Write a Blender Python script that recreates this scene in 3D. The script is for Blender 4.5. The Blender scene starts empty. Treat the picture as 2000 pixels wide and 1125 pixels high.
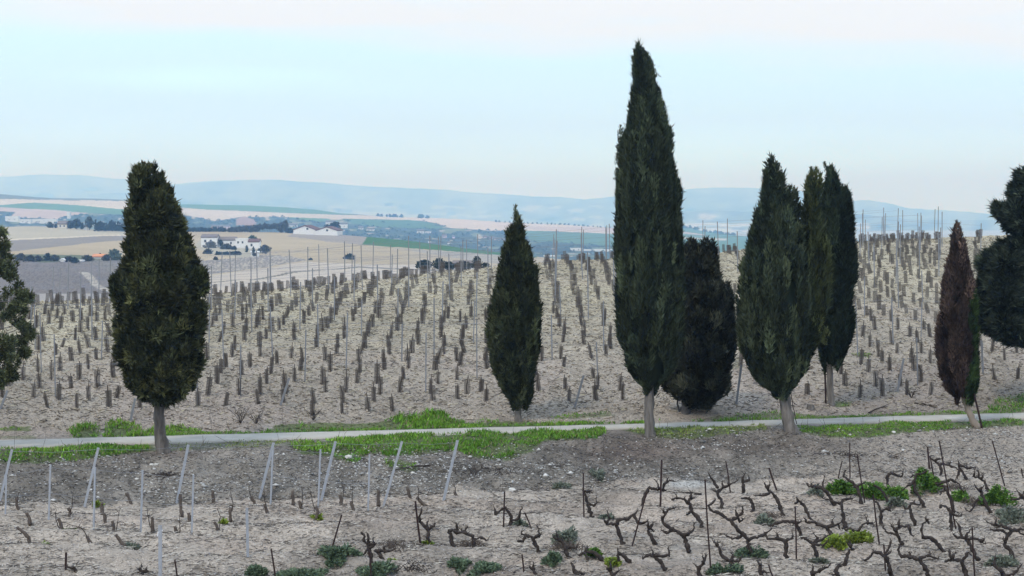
import bpy, math, random
import numpy as np
# ------------------------------------------------------------------ camera, light, air
SC = bpy.context.scene
COL = SC.collection
random.seed(7)
RNG = np.random.default_rng(11)
F = 4722.0          # focal length in photo pixels (85 mm on a 36 mm sensor, 2000 px wide)
HZ = 415.0          # photo row of the horizon; the camera stands at the origin looking along +Y
cam_d = bpy.data.cameras.new('camera')
cam = bpy.data.objects.new('camera', cam_d); COL.objects.link(cam)
cam_d.lens = 85.0; cam_d.sensor_width = 36.0
cam_d.shift_y = -(562.5 - HZ) / 2000.0
cam_d.clip_start = 0.5; cam_d.clip_end = 90000.0
cam.rotation_euler = (math.radians(90), 0, 0)
SC.camera = cam
SUN_EL, SUN_AZ = math.radians(50), math.radians(-150)   # azimuth measured from +Y towards +X
wd = bpy.data.worlds.new('World'); SC.world = wd; wd.use_nodes = True
def build_world():
    nt = wd.node_tree; nt.nodes.clear(); N = nt.nodes.new; L = nt.links.new
    out = N('ShaderNodeOutputWorld'); bg = N('ShaderNodeBackground'); L(bg.outputs[0], out.inputs[0])
    bg.inputs[1].default_value = 0.1
    sky = N('ShaderNodeTexSky'); sky.sky_type = 'NISHITA'; sky.sun_disc = False
    sky.sun_elevation = SUN_EL; sky.sun_rotation = SUN_AZ
    sky.air_density = 1.0; sky.dust_density = 2.0
    tc = N('ShaderNodeTexCoord'); sep = N('ShaderNodeSeparateXYZ'); L(tc.outputs['Generated'], sep.inputs[0])
    mp = N('ShaderNodeMapping'); mp.inputs['Scale'].default_value = (3, 3, 26); L(tc.outputs['Generated'], mp.inputs[0])
    nz = N('ShaderNodeTexNoise'); nz.inputs['Scale'].default_value = 1.3; nz.inputs['Detail'].default_value = 5
    nz.inputs['Roughness'].default_value = 0.5; L(mp.outputs[0], nz.inputs['Vector'])
    # cloud height: elevation + tilt to the right + noise
    def m(op, a, b):
        n = N('ShaderNodeMath'); n.operation = op
        for i, v in enumerate((a, b)):
            if isinstance(v, (int, float)): n.inputs[i].default_value = v
            else: L(v, n.inputs[i])
        return n.outputs[0]
    h = m('ADD', sep.outputs[2], m('MULTIPLY', sep.outputs[0], 0.035))
    h = m('ADD', h, m('MULTIPLY', m('SUBTRACT', nz.outputs[0], 0.5), 0.085))
    cr = N('ShaderNodeValToRGB'); L(h, cr.inputs[0])
    e = cr.color_ramp.elements
    e[0].position = 0.0; e[0].color = (8.0, 15.6, 23.0, 1)
    e[1].position = 1.0; e[1].color = (7.4, 9.9, 13.5, 1)
    for p, c in ((0.028, (6.9, 11.2, 17.0)), (0.045, (6.3, 9.3, 13.6)), (0.062, (6.3, 9.4, 12.0)), (0.082, (8.05, 8.5, 8.6)), (0.25, (8.4, 9.5, 11.4))):
        n = cr.color_ramp.elements.new(p); n.color = (*c, 1)
    # ramp colours are clamped by nothing in Cycles; they are the veil of high cloud over the clear sky
    mix = N('ShaderNodeMix'); mix.data_type = 'RGBA'; mix.inputs[0].default_value = 0.93
    L(sky.outputs[0], mix.inputs[6]); L(cr.outputs[0], mix.inputs[7])
    L(mix.outputs[2], bg.inputs[0])
build_world()
sd = bpy.data.lights.new('sun', 'SUN'); sd.energy = 1.2; sd.angle = math.radians(10); sd.color = (1.0, 0.93, 0.83)
sun = bpy.data.objects.new('sun', sd); COL.objects.link(sun)
sun.rotation_euler = (math.radians(90) - SUN_EL, 0, math.pi - SUN_AZ)
vs = SC.view_settings
vs.view_transform = 'Standard'; vs.look = 'None'; vs.gamma = 1.0; vs.exposure = 0.30; vs.use_curve_mapping = False
SC.display_settings.display_device = 'sRGB'
SC.render.engine = 'CYCLES'
SC.cycles.volume_bounces = 12
SC.cycles.max_bounces = 14

# ------------------------------------------------------------------ helpers
def tag(o, label=None, cat=None, group=None, kind=None):
    if label: o['label'] = label
    if cat: o['category'] = cat
    if group: o['group'] = group
    if kind: o['kind'] = kind
    return o
def link(name, me, mats, parent=None, loc=None):
    o = bpy.data.objects.new(name, me); COL.objects.link(o)
    if mats is not None and not me.materials:
        for mm in (mats if isinstance(mats, (list, tuple)) else [mats]): me.materials.append(mm)
    if parent: o.parent = parent
    if loc is not None: o.location = loc
    return o
def mesh_np(name, V, Fc, col=None, smooth=False, mi=None):
    """V (n,3), Fc (m,k) same-size polygons, col (n,3) linear"""
    V = np.ascontiguousarray(V, dtype=np.float32); Fc = np.ascontiguousarray(Fc, dtype=np.int32)
    me = bpy.data.meshes.new(name); k = Fc.shape[1]; m = len(Fc)
    me.vertices.add(len(V)); me.vertices.foreach_set('co', V.ravel())
    me.loops.add(m * k); me.loops.foreach_set('vertex_index', Fc.ravel())
    me.polygons.add(m); me.polygons.foreach_set('loop_start', np.arange(0, m * k, k, dtype=np.int32))
    me.polygons.foreach_set('loop_total', np.full(m, k, dtype=np.int32))
    if smooth: me.polygons.foreach_set('use_smooth', np.ones(m, dtype=bool))
    if mi is not None: me.polygons.foreach_set('material_index', np.ascontiguousarray(mi, dtype=np.int32))
    if col is not None:
        a = me.color_attributes.new('col', 'FLOAT_COLOR', 'POINT')
        c = np.ones((len(V), 4), dtype=np.float32); c[:, :3] = col
        a.data.foreach_set('color', c.ravel())
    me.update(calc_edges=True); me.validate()
    return me
class MB:
    def __init__(s): s.v = []; s.f = []; s.n = 0
    def add(s, V, Fs):
        s.v.append(np.asarray(V, dtype=float)); s.f += [tuple(i + s.n for i in f) for f in Fs]; s.n += len(V); return s
    def box(s, x0, x1, y0, y1, z0, z1):
        return s.add([(x0,y0,z0),(x1,y0,z0),(x1,y1,z0),(x0,y1,z0),(x0,y0,z1),(x1,y0,z1),(x1,y1,z1),(x0,y1,z1)],
                     [(0,3,2,1),(4,5,6,7),(0,1,5,4),(1,2,6,5),(2,3,7,6),(3,0,4,7)])
    def tube(s, P, R, seg=8, rough=0.0, cap=True):
        P = np.asarray(P, dtype=float); n = len(P)
        if np.isscalar(R): R = [R] * n
        V = []; Fs = []; up = np.array((0.13, 0.97, 0.2))
        for i in range(n):
            d = P[min(i+1, n-1)] - P[max(i-1, 0)]; d /= (np.linalg.norm(d) + 1e-9)
            a = np.cross(d, up); a /= (np.linalg.norm(a) + 1e-9); b = np.cross(d, a)
            for k in range(seg):
                t = 2 * math.pi * k / seg; r = R[i] * (1 + rough * random.uniform(-1, 1))
                V.append(P[i] + (a * math.cos(t) + b * math.sin(t)) * r)
        for i in range(n - 1):
            for k in range(seg):
                k2 = (k + 1) % seg
                Fs.append((i*seg+k, i*seg+k2, (i+1)*seg+k2, (i+1)*seg+k))
        if cap: Fs.append(tuple(range(seg))[::-1]); Fs.append(tuple((n-1)*seg + k for k in range(seg)))
        return s.add(V, Fs)
    def build(s, name, mats, parent=None, smooth=False, loc=None):
        me = bpy.data.meshes.new(name)
        V = np.concatenate(s.v)
        if loc is not None: V = V - np.asarray(loc)
        me.from_pydata([tuple(v) for v in V], [], s.f)
        if smooth: me.polygons.foreach_set('use_smooth', [True] * len(me.polygons))
        me.update()
        return link(name, me, mats, parent, loc)
def empty(name, loc):
    o = bpy.data.objects.new(name, None); COL.objects.link(o); o.location = loc; o.empty_display_size = .1
    return o
def place(o, parent):   # parent keeping world coordinates (parents have translation only)
    o.parent = parent; o.location = -parent.location
    return o
def srgb(r, g, b):
    f = lambda c: (c/255/12.92) if c/255 <= .04045 else ((c/255+.055)/1.055)**2.4
    return (f(r), f(g), f(b))
def _hash(ix, iy, s):
    h = (ix * 374761393 + iy * 668265263 + s * 982451653) & 0xffffffff
    h = ((h ^ (h >> 13)) * 1274126177) & 0xffffffff
    return ((h ^ (h >> 16)) & 0xffff) / 65535.0
def vnoise(x, y, s=0):
    x = np.asarray(x, dtype=float); y = np.asarray(y, dtype=float)
    ix = np.floor(x).astype(np.int64); iy = np.floor(y).astype(np.int64)
    fx = x - ix; fy = y - iy; fx = fx*fx*(3-2*fx); fy = fy*fy*(3-2*fy)
    a = _hash(ix, iy, s); b = _hash(ix+1, iy, s); c = _hash(ix, iy+1, s); d = _hash(ix+1, iy+1, s)
    return (a*(1-fx)+b*fx)*(1-fy) + (c*(1-fx)+d*fx)*fy - .5
def smooth(a, b, x):
    t = np.clip((x - a) / (b - a), 0, 1); return t*t*(3-2*t)
def inpoly(px, py, poly):
    px = np.asarray(px); py = np.asarray(py); r = np.zeros(px.shape, bool); n = len(poly); j = n - 1
    for i in range(n):
        xi, yi = poly[i]; xj, yj = poly[j]
        c = ((yi > py) != (yj > py)) & (px < (xj - xi) * (py - yi) / ((yj - yi) + 1e-12) + xi)
        r ^= c; j = i
    return r
# ---- materials
def mat(name, base=(.3,.3,.3), rough=.9, attr=False, var=.2, scale=3.0, bump=0.0, bscale=40.0, metallic=0.0, spec=.3, stretch=None, trans=0.0, speck=None):
    m = bpy.data.materials.new(name); m.use_nodes = True; nt = m.node_tree; N = nt.nodes.new; L = nt.links.new
    b = nt.nodes['Principled BSDF']
    b.inputs['Roughness'].default_value = rough; b.inputs['Metallic'].default_value = metallic
    b.inputs['Specular IOR Level'].default_value = spec
    tc = N('ShaderNodeTexCoord'); vec = tc.outputs['Object']
    if stretch:
        mp = N('ShaderNodeMapping'); mp.inputs['Scale'].default_value = stretch; L(vec, mp.inputs[0]); vec = mp.outputs[0]
    if attr:
        at = N('ShaderNodeAttribute'); at.attribute_name = 'col'; c = at.outputs['Color']
    else:
        rg = N('ShaderNodeRGB'); rg.outputs[0].default_value = (*base, 1); c = rg.outputs[0]
    if var:
        nz = N('ShaderNodeTexNoise'); nz.inputs['Scale'].default_value = scale; nz.inputs['Detail'].default_value = 8
        nz.inputs['Roughness'].default_value = .65; L(vec, nz.inputs['Vector'])
        mr = N('ShaderNodeMapRange'); mr.inputs[1].default_value = .25; mr.inputs[2].default_value = .75
        mr.inputs[3].default_value = 1 - var; mr.inputs[4].default_value = 1 + var; L(nz.outputs[0], mr.inputs[0])
        vm = N('ShaderNodeVectorMath'); vm.operation = 'SCALE'; L(c, vm.inputs[0]); L(mr.outputs[0], vm.inputs['Scale']); c = vm.outputs[0]
    if speck:
        for sc_, thr, mul in speck:
            vo = N('ShaderNodeTexNoise'); vo.inputs['Scale'].default_value = sc_; vo.inputs['Detail'].default_value = 3; L(tc.outputs['Object'], vo.inputs['Vector'])
            mr = N('ShaderNodeMapRange'); mr.inputs[1].default_value = thr; mr.inputs[2].default_value = thr + .05
            mr.inputs[3].default_value = 1; mr.inputs[4].default_value = mul; L(vo.outputs[0], mr.inputs[0])
            vm = N('ShaderNodeVectorMath'); vm.operation = 'SCALE'; L(c, vm.inputs[0]); L(mr.outputs[0], vm.inputs['Scale']); c = vm.outputs[0]
    L(c, b.inputs['Base Color'])
    if bump:
        n2 = N('ShaderNodeTexNoise'); n2.inputs['Scale'].default_value = bscale; n2.inputs['Detail'].default_value = 6; n2.inputs['Roughness'].default_value = .7
        L(vec, n2.inputs['Vector'])
        bp = N('ShaderNodeBump'); bp.inputs['Strength'].default_value = 1.0; bp.inputs['Distance'].default_value = bump
        L(n2.outputs[0], bp.inputs['Height']); L(bp.outputs[0], b.inputs['Normal'])
    if trans:
        b.inputs['Transmission Weight'].default_value = 0
    return m
M_SOIL = mat('soil', attr=True, var=.2, scale=2.2, bump=.065, bscale=8, spec=.1, speck=[(14, .57, .5), (19, .60, 1.55), (5, .6, .75), (9,.58,.65)])
M_FIELD = mat('field_soil', attr=True, var=.10, scale=.02, spec=.05)
M_HILL = mat('far_hill', attr=True, var=.12, scale=.002, spec=.05)
M_ROAD = mat('worn_asphalt', base=(.42,.385,.325), var=.22, scale=1.1, bump=.01, bscale=30, spec=.04)
M_LEAF = mat('foliage', attr=True, var=0, rough=.75, spec=.15)
M_BARK = mat('bark', base=(.16,.143,.125), var=.85, scale=5, bump=.06, bscale=12, stretch=(1,1,.18), spec=.1)
M_VINE = mat('vine_bark', base=(.048,.038,.032), var=.7, scale=14, bump=.012, bscale=30, spec=.1)
M_STUMP = mat('young_vine_bark', base=(.10,.08,.065), var=.4, scale=14, bump=.01, bscale=30, spec=.1)
M_GUARD = mat('guard_mesh_plastic', base=(.098,.085,.074), var=.3, scale=4, rough=.8, spec=.2)
M_STEEL = mat('galvanised_steel', base=(.23,.235,.245), var=.18, scale=6, rough=.5, metallic=.35, spec=.5)
M_STEEL2 = mat('bright_galvanised_steel', base=(.37,.385,.41), var=.18, scale=6, rough=.5, metallic=.3, spec=.5)
M_RUST = mat('rusty_steel', base=(.035,.02,.017), var=.4, scale=12, rough=.9, spec=.2)
M_WIRE = mat('wire', base=(.22,.23,.25), var=0, rough=.5, metallic=.4)
M_GRASS = mat('green_grass', attr=True, var=0, rough=.7, spec=.2)
M_STONE = mat('pale_stone', attr=True, var=.15, scale=8, spec=.15)
M_WHITE = mat('whitewashed_wall', base=(.70,.69,.66), var=.06, scale=.4, spec=.2)
M_ROOF = mat('weathered_tiles', base=(.20,.165,.145), var=.2, scale=1.0, spec=.1)
M_REDROOF = mat('dark_red_tiles', base=(.15,.085,.07), var=.2, scale=1.0, spec=.1)
M_ORANGE = mat('orange_tiles', base=(.62,.26,.12), var=.15, scale=1.0, spec=.1)
M_PINK = mat('pink_render', base=(.62,.45,.42), var=.1, scale=.3, spec=.1)
M_DARK = mat('dark_opening', base=(.03,.03,.03), var=0, spec=.2)
M_CLOTH = mat('white_rag', base=(.8,.8,.8), var=.05, spec=.1)

# ------------------------------------------------------------------ near terrain
def Yr(X): return 73.5 + .313 * X
def Yc(X): return np.clip(121 + .92 * np.asarray(X, float), 88, 165)
RIDGE = np.array([(-400,612),(0,600),(230,592),(410,580),(560,567),(700,553),(800,542),(940,530),(1060,519),(1200,513),(1440,493),(1670,476),(1935,465),(2100,460),(2500,455)], float)
def zc(X):
    yc = Yc(X); px = 1000 + np.asarray(X) / yc * F
    return -(np.interp(px, RIDGE[:,0], RIDGE[:,1]) - HZ) / F * yc
def gz(X, Y, fine=True):
    X = np.asarray(X, float); Y = np.asarray(Y, float)
    u = Y - Yr(X); yc = Yc(X); c = zc(X)
    T = np.maximum(yc - Yr(X) - 1.8, 5)
    t = np.clip((u - 1.8) / T, 0, 1)
    z = -6.6 + (c + 6.6) * (1 - (1 - t) ** 1.7)
    v = np.maximum(Y - yc, 0)
    z = z - np.where(v < 12, .0025 * v * v, .36 + .06 * (v - 12))
    # front side of the road: verge, bank, lower vineyard
    n0 = vnoise(X * .16, Y * .16, 3)
    btm = -7.2 + n0 * 1.6
    fr = np.interp(u, [-60, -7.2, -6.6, -3.0, -1.8], [-8.56, -7.50, -7.40, -6.70, -6.6])
    z = np.where(u < 0, fr, z)
    k = np.clip((38 - Y) / 38, 0, 1)
    z = np.where(Y < 38, z + k ** 2.2 * (6.6), z)
    off = smooth(1.5, 2.6, np.abs(u))
    z = z + off * (vnoise(X*.3, Y*.3, 1) * .22 + vnoise(X*.9, Y*.9, 2) * .12) - .03 * (1 - off)
    # the edge where the bank meets the vineyard floor is a small step
    z = z + np.where(u < -3, .10 * smooth(-7.6, -7.2, u + n0) - .10, 0)
    if fine:
        bank = smooth(-8, -6.5, u) * (1 - smooth(-3, -2, u))
        amp = 1 + .8 * bank + .35 * smooth(2.5, 8, u)
        z = z + off * amp * (vnoise(X*2.2, Y*1.6, 4) * .10 + vnoise(X*5, Y*4, 5) * .055 + vnoise(X*11, Y*8, 6) * .035)
        # cross ridges turned up by the plough in the lower vineyard
        low = 1 - smooth(-8.5, -7.5, u)
        z = z + low * .11 * np.sin((Y * 2.3 + X * .5) + 3 * vnoise(X * .4, Y * .4, 9))
    return z
_ys = np.concatenate([np.arange(46, 100, .05), np.arange(100, 175, .15)])
def hit(px, py, fine=False):
    s = (px - 1000) / F; w = -(py - HZ) / F
    z = gz(_ys * s, _ys, fine); below = z >= _ys * w
    i = int(np.argmax(below)) if below.any() else len(_ys) - 1
    Y = _ys[i]; return np.array((Y * s, Y, z[i]))
def proj(X, Y, Z): return 1000 + X / Y * F, HZ - Z / Y * F

GREEN_POLYS = [  # (polygon in photo px on the ground, density per m2, height, tone)
    ([(0,880),(160,872),(300,868),(305,880),(190,893),(90,905),(0,905)], 260, .16, 0),
    ([(330,868),(450,862),(600,858),(590,868),(430,878),(330,880)], 60, .10, 1),
    ([(560,868),(700,856),(830,851),(960,846),(1190,840),(1160,856),(1060,862),(1040,880),(990,900),(930,895),(900,880),(830,885),(800,890),(720,885),(690,905),(640,890),(590,888)], 230, .22, 0),
    ([(760,895),(820,905),(815,920),(770,918),(745,905)], 130, .14, 0),
    ([(1210,838),(1480,832),(1500,838),(1440,845),(1350,858),(1300,856),(1240,846)], 130, .12, 1),
    ([(1560,833),(1800,826),(2000,820),(2000,832),(1860,838),(1760,846),(1690,856),(1600,852),(1560,842)], 210, .13, 0),
    ([(290,838),(340,832),(400,845),(520,845),(540,830),(640,825),(700,828),(790,818),(880,822),(900,828),(1000,822),(1100,828),(1250,828),(1480,820),(1500,826),(1250,834),(1000,840),(800,842),(600,848),(400,852),(290,852)], 160, .2, 0),
    ([(140,838),(165,832),(192,838),(192,856),(145,856)], 330, .3, 0),
    ([(205,835),(235,828),(275,838),(278,855),(208,856)], 330, .3, 0),
    ([(0,835),(60,833),(60,842),(0,842)], 150, .12, 0),
    ([(0,852),(70,850),(70,857),(0,857)], 90, .08, 0),
    ([(780,815),(820,808),(860,818),(870,838),(790,840)], 360, .38, 0),
    ([(870,822),(905,820),(910,834),(860,836)], 200, .2, 0),
    ([(1380,815),(1500,805),(1620,812),(1760,808),(1880,803),(2000,798),(2000,806),(1800,816),(1560,825),(1400,828)], 110, .13, 0),
    ([(1080,812),(1190,806),(1200,812),(1090,820)], 120, .15, 0),
    ([(1630,785),(1665,785),(1660,795),(1632,795)], 200, .15, 0),
    ([(1940,780),(2000,775),(2000,800),(1930,806)], 90, .2, 0),
    ([(1670,690),(1700,690),(1700,697),(1672,697)], 150, .12, 0),
    ([(1430,700),(1450,700),(1450,720),(1430,720)], 60, .12, 0),
]
def green_mask(px, py):
    g = np.zeros(np.shape(px))
    for poly, d, h, tn in GREEN_POLYS:
        g = np.maximum(g, inpoly(px, py, poly) * min(1, d / 160))
    return g
def soil_colour(X, Y, Z):
    u = Y - Yr(X); px, py = proj(X, np.maximum(Y, 1), Z)
    hill_t = np.clip((u - 1.8) / np.maximum(Yc(X) - Yr(X), 5), 0, 1)
    low = np.array(srgb(160,151,143)); bank = np.array(srgb(122,117,112)); hill0 = np.array(srgb(147,139,133)); hill1 = np.array(srgb(166,159,145))
    n = vnoise(X*.22, Y*.15, 21)[..., None]; n2 = vnoise(X*.8, Y*.5, 22)[..., None]; n3 = vnoise(X*3, Y*2, 23)[..., None]
    c = (hill0 + (hill1 - hill0) * smooth(.08, .62, hill_t)[..., None])*np.array((1.0,1,.98))
    c = c * (1 + .25*n + .22*n2 + .25*n3)
    pink = np.array((1.02, .995, .985)); yel = np.array((1.01, 1.0, .97))
    c = c * np.where((vnoise(X*.35, Y*.2, 30) > .12)[..., None], pink, yel)
    cl = low * (1 + .15*n + .25*n2 + .22*n3) * np.where((vnoise(X*.3, Y*.3, 31) > .1)[..., None], pink, 1)
    edge = u + .9 * vnoise(X*.5, Y*.3, 24) + .5*vnoise(X*2, Y, 26)
    fb = (smooth(-7.7, -7.2, edge))[..., None]
    cb = bank * (1 + .4*n + .5*n2 + .5*n3)
    # paler lower apron of the bank towards the right
    right = smooth(1450, 1750, px)[..., None]
    cb = cb * (1 - right) + right * (cb * .45 + low * .55)
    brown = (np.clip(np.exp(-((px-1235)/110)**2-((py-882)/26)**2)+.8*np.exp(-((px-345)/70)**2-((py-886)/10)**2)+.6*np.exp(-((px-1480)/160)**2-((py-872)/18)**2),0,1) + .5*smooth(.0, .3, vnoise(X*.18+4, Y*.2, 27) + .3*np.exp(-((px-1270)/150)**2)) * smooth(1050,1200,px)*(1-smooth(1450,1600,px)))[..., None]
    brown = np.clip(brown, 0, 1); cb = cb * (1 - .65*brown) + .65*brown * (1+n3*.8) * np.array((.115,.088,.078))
    cf = cl * (1 - fb) + cb * fb
    c = np.where((u < 0)[..., None], cf, c)
    # soil turned darker behind the young vines at the crest edge on the right
    g = green_mask(px, py)[..., None]
    c = c * (1 - .75*g) + .75*g * np.array((.07, .11, .025))
    ash = np.exp(-((px-1345)/45)**2-((py-945)/8)**2)[..., None] * (1+1.2*vnoise(X*4, Y*3, 33))[..., None]
    c = c * (1 - .7*np.clip(ash,0,1)) + .7*np.clip(ash,0,1)*np.array((.40,.41,.42))
    dead = ((u < -8) & (vnoise(X*.45, Y*.35, 34) + .5*vnoise(X*1.3, Y*1.1, 35) > .08))[..., None]
    c = np.where(dead, c*.80, c) * np.array((1.055, 1.01, .91))
    return np.clip(c, .01, .8)
def build_ground():
    ys = np.concatenate([np.arange(-20, 44, 2.0), np.arange(44, 49, .5), np.arange(49, 80, .085), np.arange(80, 120, .2), np.arange(120, 168, .35), np.arange(168, 420, 6)])
    xs = np.concatenate([np.arange(-120, -27, 3.0), np.arange(-27, -16, .3), np.arange(-16, 18, .1), np.arange(18, 36, .25), np.arange(36, 125, 3.0)])
    X, Y = np.meshgrid(xs, ys); Z = gz(X, Y)
    V = np.stack([X, Y, Z], -1).reshape(-1, 3); C = soil_colour(X, Y, Z).reshape(-1, 3)
    ny, nx = X.shape; i = np.arange(ny-1)[:, None]*nx + np.arange(nx-1)[None, :]
    Fc = np.stack([i, i+1, i+nx+1, i+nx], -1).reshape(-1, 4)
    o = link('vineyard_ground', mesh_np('vineyard_ground', V, Fc, C, smooth=True), M_SOIL)
    tag(o, kind='structure')
    # road: a thin slab with worn edges
    xs = np.arange(-60, 62, .25); rows = []
    w = np.interp(xs, [-20, -6, 4, 17], [1.32, 1.1, .8, .92])
    jl = vnoise(xs*1.3, xs*0, 41) * .22; jr = vnoise(xs*1.3, xs*0, 42) * .22
    yr = Yr(xs)
    for f, z in ((-1, -.06), (-1, .035), (-.5, .055), (0, .06), (.5, .055), (1, .035), (1, -.06)):
        e = (jl if f < 0 else jr) * abs(f)
        rows.append(np.stack([xs, yr + w*f + e, -6.63 + z + 0*xs], -1))
    V = np.stack(rows).reshape(-1, 3); nx = len(xs)
    i = np.arange(len(rows)-1)[:, None]*nx + np.arange(nx-1)[None, :]
    Fc = np.stack([i, i+1, i+nx+1, i+nx], -1).reshape(-1, 4)
    tag(link('farm_road', mesh_np('farm_road', V, Fc), M_ROAD), kind='structure')
build_ground()

# ------------------------------------------------------------------ far land: two bands of hills with fields
CREST_A = np.array([(-500,446),(0,443),(60,442),(100,443),(180,448),(250,453),(370,451),(560,454),(600,456),(660,458),(722,463),(800,470),(900,484),(1000,496),(1100,507),(1300,520),(2600,545)], float)
CREST_B = np.array([(-500,372),(0,379),(60,384),(100,387),(190,388),(260,391),(320,399),(360,399),(480,401),(560,405),(620,410),(660,416),(700,419),(760,423),(850,426),(900,428),(960,432),(1060,437),(1100,438),(1200,445),(1300,449),(1345,444),(1375,452),(1460,462),(1700,470),(2600,478)], float)
def DA(px, py):
    yc = np.interp(px, CREST_A[:,0], CREST_A[:,1]); t = np.clip((640 - py) / (640 - yc), -.2, 1); return 300 * 5 ** t
def DB(px, py):
    yc = np.interp(px, CREST_B[:,0], CREST_B[:,1]); t = np.clip((530 - py) / (530 - yc), -.2, 1); return 1900 * 3.0 ** t
def at(px, py, D): return np.array(((px-1000)/F*D, D, -(py-HZ)/F*D))
def band(name, crest, Df, y_low, dx, ny, colour_fn, m, relief):
    pxs = np.arange(-420, 2420, dx, dtype=float); yc = np.interp(pxs, crest[:,0], crest[:,1])
    # soften the crest polyline
    k = np.hanning(15); k /= k.sum(); yc = np.convolve(np.pad(yc, 7, mode='edge'), k, 'valid')
    t = np.linspace(0, 1, ny) ** .9
    PY = y_low + (yc[None, :] - y_low) * t[:, None]; PX = np.broadcast_to(pxs, PY.shape)
    D = Df(PX, PY); X = (PX-1000)/F*D; Z = -(PY-HZ)/F*D
    C = colour_fn(PX, PY, X, D)
    Zr = Z + relief * vnoise(X/(D[0,0]*.12), D/(D[0,0]*.12), 51) * (1-t[:, None])
    # behind the crest the land falls away again
    Xb = X[-1] * 1.25; Db = D[-1] * 1.25; Zb = Z[-1] - .05*D[-1] - 10
    X = np.vstack([X, Xb]); D = np.vstack([D, Db]); Zr = np.vstack([Zr, Zb]); C = np.concatenate([C, C[-1:]])
    V = np.stack([X, D, Zr], -1).reshape(-1, 3); n, nx = X.shape
    i = np.arange(n-1)[:, None]*nx + np.arange(nx-1)[None, :]
    Fc = np.stack([i, i+1, i+nx+1, i+nx], -1).reshape(-1, 4)
    o = link(name, mesh_np(name, V, Fc, C.reshape(-1, 3), smooth=True), m); tag(o, kind='structure'); return o
def paint(C, PX, PY, poly, rgb, w=1.0):
    m = inpoly(PX, PY, poly); C[m] = C[m]*(1-w) + np.array(rgb)*w
CREAM, SAND, PINKS = (.60,.54,.44), (.47,.43,.36), (.50,.41,.37)
GRN, GREYB, WOOD = (.10,.21,.075), (.26,.235,.215), (.055,.075,.045)
def colA(PX, PY, X, D):
    C = np.empty(PX.shape + (3,)); C[:] = (.50,.45,.375)
    C *= np.array((.86,.80,.68)); C *= (1 + .10*vnoise(X/60, D/160, 61) + .06*vnoise(X/15, D/50, 62))[..., None]
    wob = 2.0*vnoise(PX/40, PY/10, 63); P = PY + wob
    paint(C, PX, P, [(-420,440),(250,440),(250,459),(130,463),(0,469),(-420,480)], (.44,.405,.33))
    paint(C, PX, P, [(-420,480),(0,469.5),(130,464),(250,460),(250,467),(150,478),(60,488),(0,494),(-420,520)], GREYB)
    paint(C, PX, P, [(-420,470),(0,467.5),(130,462),(250,458.3),(250,460),(130,464),(0,470),(-420,482)], CREAM)
    paint(C, PX, P, [(-420,500),(10,496),(235,500),(240,510),(180,516),(80,513),(-420,510)], (.13,.15,.09))
    paint(C, PX, P, [(-420,504),(20,504),(90,512),(240,508),(400,512),(400,640),(-420,640)], (.20,.18,.175))
    paint(C, PX, P, [(160,506),(400,506),(400,560),(240,540)], (.22,.205,.18), .7)
    paint(C, PX, PY, [(150,530),(170,532),(200,556),(240,572),(240,576),(190,562)], (.42,.39,.35))
    paint(C, PX, P, [(60,575),(230,575),(420,590),(400,640),(40,640)], (.34,.32,.31))
    sp = (vnoise(PX/1.6, PY/1.2, 64) > .1) & inpoly(PX, PY, [(20,504),(240,508),(240,570),(20,575)]); C[sp] *= .72
    paint(C, PX, P, [(395,510),(500,499),(565,499),(600,507),(520,521),(400,538),(330,545)], (.23,.205,.19))
    sp = (vnoise(PX/1.8, PY/1.3, 65) > .05) & inpoly(PX, P, [(395,510),(500,499),(565,499),(600,507),(520,521),(400,538),(330,545)]); C[sp] = (.40,.37,.33)
    paint(C, PX, P, [(400,540),(520,523),(600,510),(700,515),(1000,520),(1300,560),(1300,640),(400,640)], (.49,.435,.38))
    for a, b in (((380,559),(560,535)), ((560,535),(700,522)), ((700,522),(860,527))):
        y = np.interp(PX, (a[0], b[0]), (a[1], b[1])); m = (PX >= a[0]) & (PX <= b[0]) & (abs(PY-y) < .9); C[m] = (.16,.15,.12)
    paint(C, PX, P, [(575,454),(722,459),(708,479),(640,471),(560,461)], (.31,.275,.25))
    paint(C, PX, P, [(760,484),(900,492),(1010,500),(1010,520),(900,505)], (.36,.33,.29))
    paint(C, PX, PY, [(722,455),(800,462),(900,478),(1050,494),(1050,503),(985,499),(860,489),(707,478)], (.055,.15,.045))
    C *= np.array((.90,.84,.74))
    paint(C, PX, P, [(470,468),(400,462),(380,480),(400,492),(470,503),(520,496),(500,484)], (.34,.32,.25), .6)
    return C
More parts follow.
